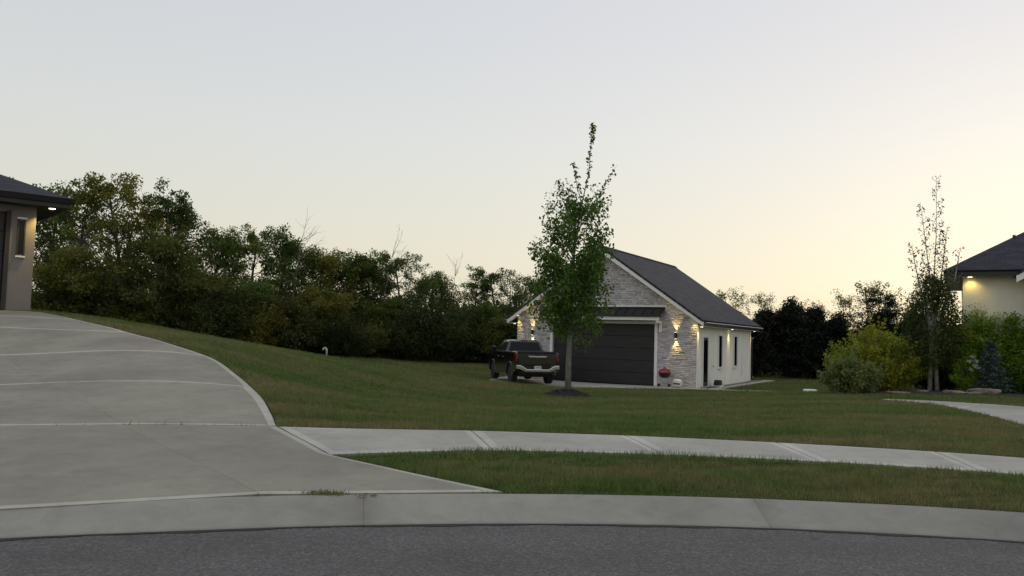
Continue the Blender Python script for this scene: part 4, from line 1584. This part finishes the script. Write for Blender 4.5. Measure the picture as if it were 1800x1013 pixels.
shrub('golden_shrub', 1538, 690, 27.5, 'large round golden yellow shrub left of the pale barked tree', 41, 1.62, 1.3, 2.12, .075, 120, 150, .32, M['leaf_gold'], spiky=.5)
shrub('loose_shrub', 1497, 694, 25.4, 'loose pale green shrub spreading low in front of the golden one', 42, 1.05, .8, 1.2, .075, 80, 80, .22, M['leaf_pale'], spiky=.55)
shrub('green_shrub', 1742, 692, 27.6, 'broad bright green shrub, the tallest, against the pale house wall', 43, 1.75, 1.15, 2.72, .085, 190, 170, .38, M['leaf_bright'], spiky=.18)
shrub('spreading_shrub', 1640, 691, 28.3, 'dark green shrub behind the pale trunks of the thin tree', 44, 1.25, 1.0, 2.35, .09, 90, 110, .36, M['leaf_birch'], spiky=.3)
shrub('yellowing_shrub', 1800, 693, 26.8, 'yellow green shrub at the right edge of the photo', 45, .95, .9, 2.2, .085, 95, 150, .36, M['leaf_bright'], spiky=.2)
# flowering shrub with pale heads
fs = shrub('flowering_shrub', 1700, 690, 26.2, 'small shrub with pale flower heads between thin tree and blue spruce', 46, .45, .4, 1.25, .07, 40, 40, .16, M['leaf_bright'], spiky=.3)
rng = np.random.default_rng(50)
for (x, y, z_) in ((-.06, -.40, 1.22), (.07, -.40, 1.08), (-.14, -.40, 1.06), (.02, -.42, .92), (.17, -.36, .86), (-.10, -.40, .80)):
    V, F = leaf_cloud([(x, y, z_)], [.085], [46], .05, rng)
    link('flower_head', mesh_np('flower_head', V, F), M['petal'], fs)

# blue spruce
sp = ground(1741, 693, 25.9)
bs = thing('blue_spruce', sp, 'small blue grey spruce in front of the bright green shrub', 'conifer')
rng = np.random.default_rng(61)
wood = MB()
wood.tube([(0, 0, -.1), (0, 0, 1.75)], [.045, .008], 6)
cen, rad, cnt = [], [], []
for lv in range(13):
    z0 = .12 + lv * .125
    R_ = .68 * (1 - z0 / 1.85)
    nb = max(5, int(11 * (1 - lv / 15)))
    for k in range(nb):
        a = k * 6.283 / nb + lv * .7 + rng.normal() * .1
        tip = np.array([math.cos(a) * R_, math.sin(a) * R_, z0 + .05 + rng.normal() * .03])
        wood.tube([(0, 0, z0), tip], [.012, .004], 4)
        for s in (.4, .7, 1.0):
            cen.append(np.array([0, 0, z0]) + (tip - np.array([0, 0, z0])) * s)
            rad.append(.085)
            cnt.append(26)
V, F = leaf_cloud(cen, rad, cnt, .06, rng, .6, 0)
wood.build('trunk', M['bark'], bs)
link('crown', mesh_np('spruce_crown', V, F), M['leaf_blue'], bs)

# mulch bed below the shrubs
bedp = [g(1545, 697, 24.7), g(1610, 699, 24.2), g(1700, 701, 23.7), g(1800, 703, 23.3), g(1900, 706, 23.0), g(1960, 700, 27), g(1900, 690, 32), g(1700, 688, 31), g(1560, 688, 29.5), g(1470, 690, 28), g(1470, 694, 26)]
bc = catmull(bedp + [bedp[0]], 8)[:-1]
cc = bc.mean(0)
V, F = [], []
rng = np.random.default_rng(3)
nrg, nb = 14, len(bc)
for i in range(nrg + 1):
    f = i / nrg
    for p in bc:
        q = p + (cc - p) * f
        V.append((q[0], q[1], tz(q[0], q[1]) + (-.03 if i == 0 else .035 + rng.normal() * .014)))
for i in range(nrg):
    for k in range(nb):
        F.append((i * nb + k, i * nb + (k + 1) % nb, (i + 1) * nb + (k + 1) % nb, (i + 1) * nb + k))
structure(link('mulch_bed', mesh_np('mulch_bed', V, F), M['mulch']))
PAVED.append(bc)


def rock(px, py, d, sx, sy, sz, seed, label, group, rotz=0, lift=.03, mat='rock'):
    rng = np.random.default_rng(seed)
    bm = bmesh.new()
    bmesh.ops.create_icosphere(bm, subdivisions=3, radius=1)
    off = rng.random(3) * 50
    from mathutils import noise as mn
    for v in bm.verts:
        c = v.co.copy()
        c.x = math.copysign(abs(c.x) ** .6, c.x)
        c.y = math.copysign(abs(c.y) ** .6, c.y)
        c.z = math.copysign(abs(c.z) ** .5, c.z)
        k = 1 + .20 * mn.noise(c * 1.4 + Vector(off)) + .08 * mn.noise(c * 5 + Vector(off))
        v.co = Vector((c.x * sx * k, c.y * sy * k, c.z * sz * k))
    me = bpy.data.meshes.new('rock')
    bm.to_mesh(me)
    bm.free()
    p = ground(px, py, d)
    o = link('landscape_rock', me, M[mat])
    o.location = (p.x, p.y, p.z + sz * .75 + lift)
    o.rotation_euler = (0, 0, rotz)
    return tag(o, label, 'rock', group)


rock(1730, 690, 24.9, .46, .22, .09, 1, 'long tan boulder in the mulch below the blue spruce', 'rocks in the mulch bed', -.35)
rock(1676, 690, 24.9, .30, .17, .045, 2, 'flat tan stone right of the pale trunks', 'rocks in the mulch bed', -.2)
rock(1690, 693, 24.6, .26, .14, .03, 3, 'low flat stone in front of the tan slab near the trunks', 'rocks in the mulch bed', -.5)
rock(1712, 695, 24.3, .22, .12, .028, 4, 'small flat stone in front of the long boulder', 'rocks in the mulch bed', -.1)
rock(1622, 691, 25.6, .16, .12, .03, 5, 'small stone left of the pale trunks', 'rocks in the mulch bed', .2)
rock(1577, 696, 24.75, .34, .13, .03, 6, 'flat pale edging stone beside the tip of the neighbouring driveway', 'rocks in the mulch bed', -.35)
rock(1320, 668, 46.5, .13, .12, .12, 7, 'pale rounded stone at the far corner of the garage', 'rocks by the garage', 0, 0)

# ------------------------------------------------------------------ woodland behind
wood_sets = []
for i, (H, spread, base, limbs, leaf, clump, per, dens) in enumerate([
        (10.2, 3.5, .12, 34, .165, .50, 78, .58), (9.0, 3.0, .14, 30, .165, .60, 88, .85), (8.0, 2.9, .10, 30, .16, .60, 92, .9),
        (10.5, 3.6, .12, 30, .165, .46, 74, .50), (7.0, 2.7, .08, 30, .155, .58, 100, .95)]):
    wood_sets.append(make_tree_meshes('woodland_%s' % 'abcde'[i], 100 + i, H, spread, base, limbs, 5, clump, per, leaf, .17, density=dens, extra_fill=[4, 16, 22, 0, 28][i]))
WH = [10.0, 9.0, 8.0, 10.5, 7.0]
bush_sets = [shrub_meshes('thicket_%s' % 'abc'[i], 140 + i, 2.4, 2.0, 3.4, .14, 80, 110, .60, spiky=.5) for i in range(3)]
cedar_prof = lambda h: max(.12, (1 - h) ** .55) * (.75 + .25 * min(1, h * 6))
cedar_sets = [make_tree_meshes('cedar_%s' % 'ab'[i], 160 + i, 5.4, 1.75, .03, 46, 4, .42, 64, .15, .12, cedar_prof, 1.0, False, extra_fill=90, el=.5) for i in range(2)]
sparse_sets = [make_tree_meshes('sparse_%s' % 'ab'[i], 180 + i, 7.5, 2.4, .25, 26, 5, .42, 15, .15, .07, None, .85, True) for i in range(2)]

WOODS = 'woodland trees behind the lawn'
used_labels = set()
trng = random.Random(4)
# (photo x, top y, distance, variant, colour, label)
trees = [
    (-30, 300, 46, 0, 'leaf_wood', 'tree rising behind the roof of the left house'),
    (85, 318, 50, 1, 'leaf_wood', 'dark leafy tree showing just right of the left house roof'),
    (150, 305, 47, 3, 'leaf_wood', 'tall open tree, second from the left house roof'),
    (215, 300, 46, 0, 'leaf_olive', 'tallest tree of the woodland, with sky showing through its crown'),
    (285, 345, 49, 3, 'leaf_olive', 'open crowned tree at the right shoulder of the tallest clump'),
    (312, 352, 47, 3, 'leaf_wood', 'open green tree where the tallest clump slopes down'),
    (258, 318, 48, 3, 'leaf_wood', 'open green crown just right of the tallest tree'),
    (255, 400, 43, 2, 'leaf_olive', 'olive tinted lower tree in front of the tallest clump'),
    (120, 430, 42, 4, 'leaf_olive', 'low olive tree beside the corner of the left house'),
    (365, 392, 50, 1, 'leaf_wood', 'rounded tree left of the first bare branch'),
    (425, 388, 52, 0, 'leaf_wood', 'tree in the second rise of the woodland skyline'),
    (492, 402, 52, 1, 'leaf_wood', 'tree just left of the tallest bare branches'),
    (545, 430, 54, 2, 'leaf_olive', 'small crowned tree right of the first bare branches'),
    (345, 470, 46, 4, 'leaf_olive', 'low olive tree at the edge of the lawn crest'),
    (450, 490, 47, 4, 'leaf_wood', 'low green tree in front of the second rise'),
    (605, 434, 56, 1, 'leaf_wood', 'tree on the skyline left of the middle bare branch'),
    (655, 446, 57, 2, 'leaf_olive', 'tree below the middle bare branch'),
    (712, 440, 56, 0, 'leaf_wood', 'dark rounded tree right of the middle bare branch'),
    (765, 476, 60, 2, 'leaf_wood', 'tree in the dip of the skyline'),
    (815, 482, 61, 3, 'leaf_wood', 'thin crowned tree right of the dip'),
    (880, 468, 60, 0, 'leaf_wood', 'tree left of the young lawn tree'),
    (925, 480, 62, 1, 'leaf_wood', 'tree half hidden by the young lawn tree'),
    (975, 495, 64, 2, 'leaf_wood', 'tree behind the crown of the young lawn tree'),
    (565, 505, 50, 4, 'leaf_olive', 'low tree above the white vent pipe'),
    (690, 520, 54, 4, 'leaf_wood', 'low tree in the middle of the wood edge'),
    (850, 530, 57, 4, 'leaf_wood', 'low tree above the pickup cab'),
]
for px, py, d, v, col, lab in trees:
    p = ground(px, 600, d)
    top = at(px, py, d)[2]
    s = (top - p.z) / (WH[v] * 1.0)
    sx = max(s, .8)
    plant('woodland_tree', p, lab, 'tree', *wood_sets[v], M['bark'], M[col], (sx * trng.uniform(.95, 1.15), sx * trng.uniform(.95, 1.15), s), trng.random() * 6.28, WOODS)
# thicket along the wood edge
BUSH_LABELS = ['bush just right of the lit house corner', 'second bush right of the left house corner', 'bush below the second tree from the house roof',
               'bush below the tallest open tree', 'bush at the foot of the tallest clump, on its right', 'bush where the driveway edge meets the lawn crest', 'bush below the rounded tree, above the lawn crest',
               'bush below the second rise of the skyline', 'bush below the first bare branches', 'bush a little left of the white vent pipe', 'bush directly behind the white vent pipe',
               'bush just right of the white vent pipe', 'bush below the middle bare branch', 'bush below the dark rounded tree', 'bush halfway between vent pipe and pickup',
               'bush left of the pickup cab', 'bush directly behind the pickup hood', 'bush at the left corner of the brick garage']
k = 0
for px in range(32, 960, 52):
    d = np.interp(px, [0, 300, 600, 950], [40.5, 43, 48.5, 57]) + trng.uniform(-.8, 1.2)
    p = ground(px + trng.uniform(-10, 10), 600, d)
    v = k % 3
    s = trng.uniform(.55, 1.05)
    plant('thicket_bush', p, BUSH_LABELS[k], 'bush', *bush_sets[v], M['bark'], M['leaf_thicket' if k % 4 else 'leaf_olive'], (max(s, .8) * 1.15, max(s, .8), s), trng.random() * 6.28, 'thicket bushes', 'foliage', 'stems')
    k += 1
# evergreens right of the garage
cedars = [(1300, 548, 56, 'evergreen at the far end of the garage roof'), (1345, 540, 52, 'evergreen right behind the garage downspout'), (1388, 522, 51, 'tallest dark evergreen, between garage and golden shrub'),
          (1432, 536, 50, 'evergreen right of the tallest one'), (1472, 548, 50, 'evergreen left of the gap of bright sky'), (1562, 540, 48, 'evergreen above the golden shrub'),
          (1605, 538, 50, 'evergreen behind the thin pale barked tree'), (1520, 572, 50, 'low evergreen filling the gap above the golden shrub'), (1325, 565, 49, 'low evergreen close behind the garage corner'),
          (1410, 575, 48.5, 'low evergreen in front of the tallest one'), (1655, 560, 47, 'evergreen behind the corner of the right house'), (1500, 590, 47.5, 'low evergreen left above the golden shrub'), (1582, 565, 46.5, 'low evergreen between golden shrub and thin pale barked tree')]
for i, (px, py, d, lab) in enumerate(cedars):
    p = ground(px, 600, d)
    s = (at(px, py, d)[2] - p.z) / 5.3
    plant('evergreen_tree', p, lab, 'tree', *cedar_sets[i % 2], M['bark'], M['leaf_dark'], (max(s, .85) * 1.1, max(s, .85) * 1.1, s), trng.random() * 6.28, 'evergreens behind the garage')
# wispy trees showing above the evergreens
for i, (px, py, d, lab) in enumerate([(1292, 496, 62, 'wispy sparse tree above the far end of the garage roof'), (1352, 506, 64, 'wispy sparse tree above the tallest evergreen'), (1425, 520, 66, 'faint sparse tree right of the tallest evergreen'),
                                      (1540, 484, 58, 'taller wispy tree behind the dark lacy one'), (1570, 492, 60, 'wispy tree left of the thin pale barked tree'), (1490, 510, 62, 'wispy tree above the gap in the evergreens')]):
    p = ground(px, 600, d)
    s = (at(px, py, d)[2] - p.z) / 7.5
    plant('sparse_tree', p, lab, 'tree', *sparse_sets[i % 2], M['bark'], M['leaf_olive'], (s * 1.0, s * 1.0, s), trng.random() * 6.28, 'wispy trees on the skyline')
p = ground(1528, 600, 54)
s = (at(1528, 508, 54)[2] - p.z) / WH[3]
plant('woodland_tree', p, 'dark lacy tree above the golden shrub', 'tree', *wood_sets[3], M['bark'], M['leaf_dark'], (.72, .72, s), 1.1, 'evergreens behind the garage')
# dead trees with bare limbs
for i, (px, py, d, lean, lab) in enumerate([(498, 372, 51, .45, 'bare dead limbs reaching above the left part of the wood'), (655, 402, 55, .35, 'bare branching limb above the middle of the wood'), (782, 446, 60, .1, 'faint bare twigs above the dip in the skyline')]):
    rng = np.random.default_rng(200 + i)
    p = ground(px, 600, d)
    Ht = at(px, py, d)[2] - p.z
    t_ = thing('dead_tree', p, lab, 'tree', 0, 'bare dead trees')
    m = MB()
    tr = limb_path((0, 0, -.1), (lean * .25, 0, 1), Ht * .8, rng, 6, .0, .04)
    m.tube(tr, [.10, .08, .065, .05, .035, .022, .012], 6)
    m.build('trunk', M['deadwood'], t_, smooth=True)
    m = MB()
    for j in (3, 4, 4, 5, 5, 6, 6, 6):
        lp = limb_path(tr[j], (rng.normal() * .6 + lean, rng.normal() * .6, 1.2), Ht * rng.uniform(.16, .30), rng, 5, .2, .16)
        m.tube(lp, [.022, .017, .013, .010, .007, .004], 5)
        for q in range(5):
            jj = rng.integers(1, 5)
            tw = limb_path(lp[jj], np.array(lp[jj + 1]) - np.array(lp[jj]) + rng.normal(size=3) * .25, Ht * rng.uniform(.04, .10), rng, 3, .1, .2)
            m.tube(tw, [.008, .006, .004, .003], 4)
    m.build('limbs', M['deadwood'], t_)

# far wood closing the horizon behind the trees
rng = np.random.default_rng(9)
cen = []
for i in range(1000):
    x = rng.uniform(-70, 95)
    y = 74 + rng.random() * 8 + abs(x) * .04
    hmax = np.interp(x, [-70, -40, -10, 10, 30, 60, 95], [8, 7, 5.0, 4.2, 3.4, 3.6, 5])
    cen.append((x, y, tz(x, y) + rng.uniform(0, hmax)))
V, F = leaf_cloud(cen, np.full(len(cen), 1.5), np.full(len(cen), 90), .42, rng)
o = link('far_wood', mesh_np('far_wood', V, F), M['leaf_dark'])
o['kind'] = 'stuff'
tag(o, 'dark mass of far woodland behind the tree line', 'woodland')

# ------------------------------------------------------------------ small things
# kettle grill
gp = gpt(8.28, -.62)
gz0 = tz(*gp) + .035
gr = thing('kettle_grill', (gp[0], gp[1], gz0), 'red kettle grill on thin legs against the brick pier', 'grill')
MB().lathe([(.03, .40), (.15, .43), (.25, .51), (.285, .62), (.285, .64)], 24).build('bowl', M['black'], gr, smooth=True)
ld = MB().lathe([(.292, .645), (.285, .68), (.24, .77), (.14, .84), (.03, .865)], 24).build('lid', M['red'], gr, smooth=True)
MB().tube([(-.06, 0, .86), (-.06, 0, .91), (.06, 0, .91), (.06, 0, .86)], .012, 6).build('lid_handle', M['black'], ld)
for k in range(3):
    a = k * 2.094 + .5
    MB().tube([(math.cos(a) * .16, math.sin(a) * .16, .46), (math.cos(a) * .27, math.sin(a) * .27, .0)], .012, 6).build('leg', M['steel'], gr)
MB().lathe([(.13, .16), (.16, .175), (.16, .18)], 18).build('ash_pan', M['steel'], gr)
for k in (0, 1):
    a = k * 2.094 + .5
    MB().lathe([(.07, -.015), (.075, 0), (.07, .015)], 14, (math.cos(a) * .27, math.sin(a) * .27, .075), 'y').build('wheel', M['rubber'], gr)

# white bag beside the grill
bp_ = gpt(8.86, -.52)
bm = bmesh.new()
bmesh.ops.create_uvsphere(bm, u_segments=24, v_segments=16, radius=1)
from mathutils import noise as mnoise
for v in bm.verts:
    c = v.co
    sx = math.copysign(abs(c.x) ** .55, c.x)
    sy = math.copysign(abs(c.y) ** .7, c.y)
    sz_ = math.copysign(abs(c.z) ** .6, c.z)
    wr = .05 * mnoise.noise(c * 4)
    v.co = (sx * (.22 + wr), sy * (.13 + wr), sz_ * (.19 + wr * .6))
me = bpy.data.meshes.new('bag')
bm.to_mesh(me)
bm.free()
me.polygons.foreach_set('use_smooth', [True] * len(me.polygons))
bag = tag(link('white_bag', me, M['white']), 'plump white bag standing beside the red grill', 'bag')
bag.location = (bp_[0], bp_[1], tz(*bp_) + .22)
bag.rotation_euler = (.1, .05, -.5)
MB().box(-.15, .15, -.145, -.12, -.035, .025).build('dark_band', M['black'], bag, bevel=.01)

# black domed object by the side door
dp = gpt(GW + .38, 2.25)
dm = thing('domed_box', (dp[0], dp[1], tz(*dp) + .03), 'small black domed box on a pale base beside the side door', 'box', -GA)
MB().box(-.20, .20, -.30, .30, 0, .06).build('base', M['trim'], dm, bevel=.01)
MB().prism([(.27 * math.cos(RAD(a)), .06 + .26 * math.sin(RAD(a))) for a in range(0, 181, 15)], -.15, .15, 'x').build('shell', M['black'], dm, bevel=.02)

# white goose-neck vent pipe on the far lawn
vp = ground(574, 622, 46)
vt = thing('vent_pipe', vp, 'white goose neck vent pipe standing on the far lawn', 'pipe')
Hs = 15 / FPX * 46
MB().tube([(0, 0, -.1), (0, 0, Hs * .72), (-.03, 0, Hs * .90), (-.11, 0, Hs), (-.19, 0, Hs * .92), (-.21, 0, Hs * .78)], .055, 10).build('pipe', M['white'], vt, smooth=True)
MB().lathe([(.068, 0), (.068, .07)], 12, (-.21, 0, Hs * .74)).build('mouth_collar', M['white'], vt)

# pale cover lying on the side lawn
cp = ground(1424, 679, 33.5)
cv = tag(MB().lathe([(.28, -.03), (.28, .10), (.24, .125), (.05, .13)], 20).build('utility_cover', M['trim']), 'low round pale utility cover in the grass left of the loose shrub', 'utility cover')
cv.location = cp

# weeds in the gutter joint and fallen leaf
rng = np.random.default_rng(77)


def tuft(name, x, y, z_, n, ln, label, spread):
    m = MB()
    for _ in range(n):
        a = rng.random() * 6.283
        bx, by = rng.normal() * spread, rng.normal() * .02
        tip = (bx + math.cos(a) * ln * .8 * rng.random() + rng.normal() * .02, by + math.sin(a) * ln * .7 * rng.random(), ln * rng.uniform(.3, .9))
        w2 = .004
        m.poly([(bx - w2, by, 0), (bx + w2, by, 0), ((bx + tip[0]) / 2 + w2 * .8, (by + tip[1]) / 2, tip[2] * .7), ((bx + tip[0]) / 2 - w2 * .8, (by + tip[1]) / 2, tip[2] * .7), tip], [(0, 1, 2, 3), (3, 2, 4)])
    o = tag(m.build(name, M['grass']), label, 'weed')
    o['kind'] = 'stuff'
    o.location = (x, y, z_)
    return o


wx = at(572, 868, 6.75)[0]
tuft('grass_tuft', wx, float(kerb_y(wx)) + .0, .122, 150, .055, 'green grass tuft growing in the joint between kerb and driveway', .10)
lp = at(643, 876, 6.62)
lf = MB()
for k in range(5):
    a = k * 1.2
    x, y = rng.normal() * .05, rng.normal() * .025
    dx, dy = math.cos(a) * .03, math.sin(a) * .03
    lf.poly([(x - dx, y - dy, 0), (x - dy * .5, y + dx * .5, .012), (x + dx, y + dy, .004), (x + dy * .5, y - dx * .5, .010)], [(0, 1, 2, 3)])
lf = lf.build('fallen_leaves', M['dead_leaf'])
lf['kind'] = 'stuff'
lf = tag(lf, 'few reddish fallen leaves on the kerb right of the grass tuft', 'leaves')
lf.location = (lp[0], float(kerb_y(lp[0])) - .09, .13)

# ------------------------------------------------------------------ grass
def inside(poly, x, y):
    c = np.zeros(len(x), bool)
    bb = (x > poly[:, 0].min()) & (x < poly[:, 0].max()) & (y > poly[:, 1].min()) & (y < poly[:, 1].max())
    ii = np.where(bb)[0]
    if len(ii) == 0:
        return c
    xs, ys = x[ii], y[ii]
    r = np.zeros(len(ii), bool)
    j = len(poly) - 1
    for i in range(len(poly)):
        xi, yi, xj, yj = *poly[i], *poly[j]
        cond = ((yi > ys) != (yj > ys)) & (xs < (xj - xi) * (ys - yi) / (yj - yi + 1e-12) + xi)
        r ^= cond
        j = i
    c[ii] = r
    return c


rng = np.random.default_rng(88)
NB = 900000
dd = np.exp(rng.uniform(math.log(5.6), math.log(52), NB))
tt = rng.uniform(-.80, .80, NB)
x = tt * dd
y = dd
ok = y > kerb_y(x) + .012
ok &= ~((x < -13.6) & (y < 20))
for poly in PAVED:
    ok &= ~inside(poly, x, y)
hp = [Vector((-10.3, -.3, 0)), Vector((.05, -.05, 0)), Vector((.05, 9, 0)), Vector((-10.3, 9, 0))]
rotm = Matrix.Rotation(LR, 3, 'Z')
ok &= ~inside(np.array([((rotm @ p) + Vector((lc[0], lc[1], 0)))[:2] for p in hp]), x, y)
md = np.hypot(x - tb.x, y - tb.y)
ok &= md > .74
x, y, dd = x[ok], y[ok], dd[ok]
n = len(x)
z = T(x, y) - .004
sc = (dd / 8.0)
wdt = .0032 * sc ** .95 * rng.uniform(.7, 1.4, n)
hgt = .052 * rng.uniform(.55, 1.25, n) * (1 + .10 * (sc - 1).clip(0, 5))
# clumpy height
cl = np.zeros(n)
for q in range(14):                            # uneven growth: taller clumps, thin and worn spots
    ang, wl = rng.random() * 6.283, rng.uniform(.18, 1.6)
    cl += np.sin((x * math.cos(ang) * .6 + y * math.sin(ang)) * 6.283 / wl + rng.random() * 6.283)
cl /= 2.65
hgt *= np.clip(1 + .33 * cl, .35, 1.9)
wdt *= np.where((cl < -1.1) & (rng.random(n) < .6), .25, 1.0)
az = rng.random(n) * 6.283
lean = rng.uniform(.15, .8, n) * hgt
bx, by = np.cos(az) * wdt, np.sin(az) * wdt
la = rng.random(n) * 6.283
tx, ty = np.cos(la) * lean, np.sin(la) * lean
V = np.empty((n, 3, 3))
V[:, 0] = np.stack([x - bx, y - by, z], 1)
V[:, 1] = np.stack([x + bx, y + by, z], 1)
V[:, 2] = np.stack([x + tx, y + ty, z + hgt], 1)
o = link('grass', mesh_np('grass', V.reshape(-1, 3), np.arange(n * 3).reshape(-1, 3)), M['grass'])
o['kind'] = 'stuff'
tag(o, 'mown lawn grass, green with straw coloured patches', 'grass')
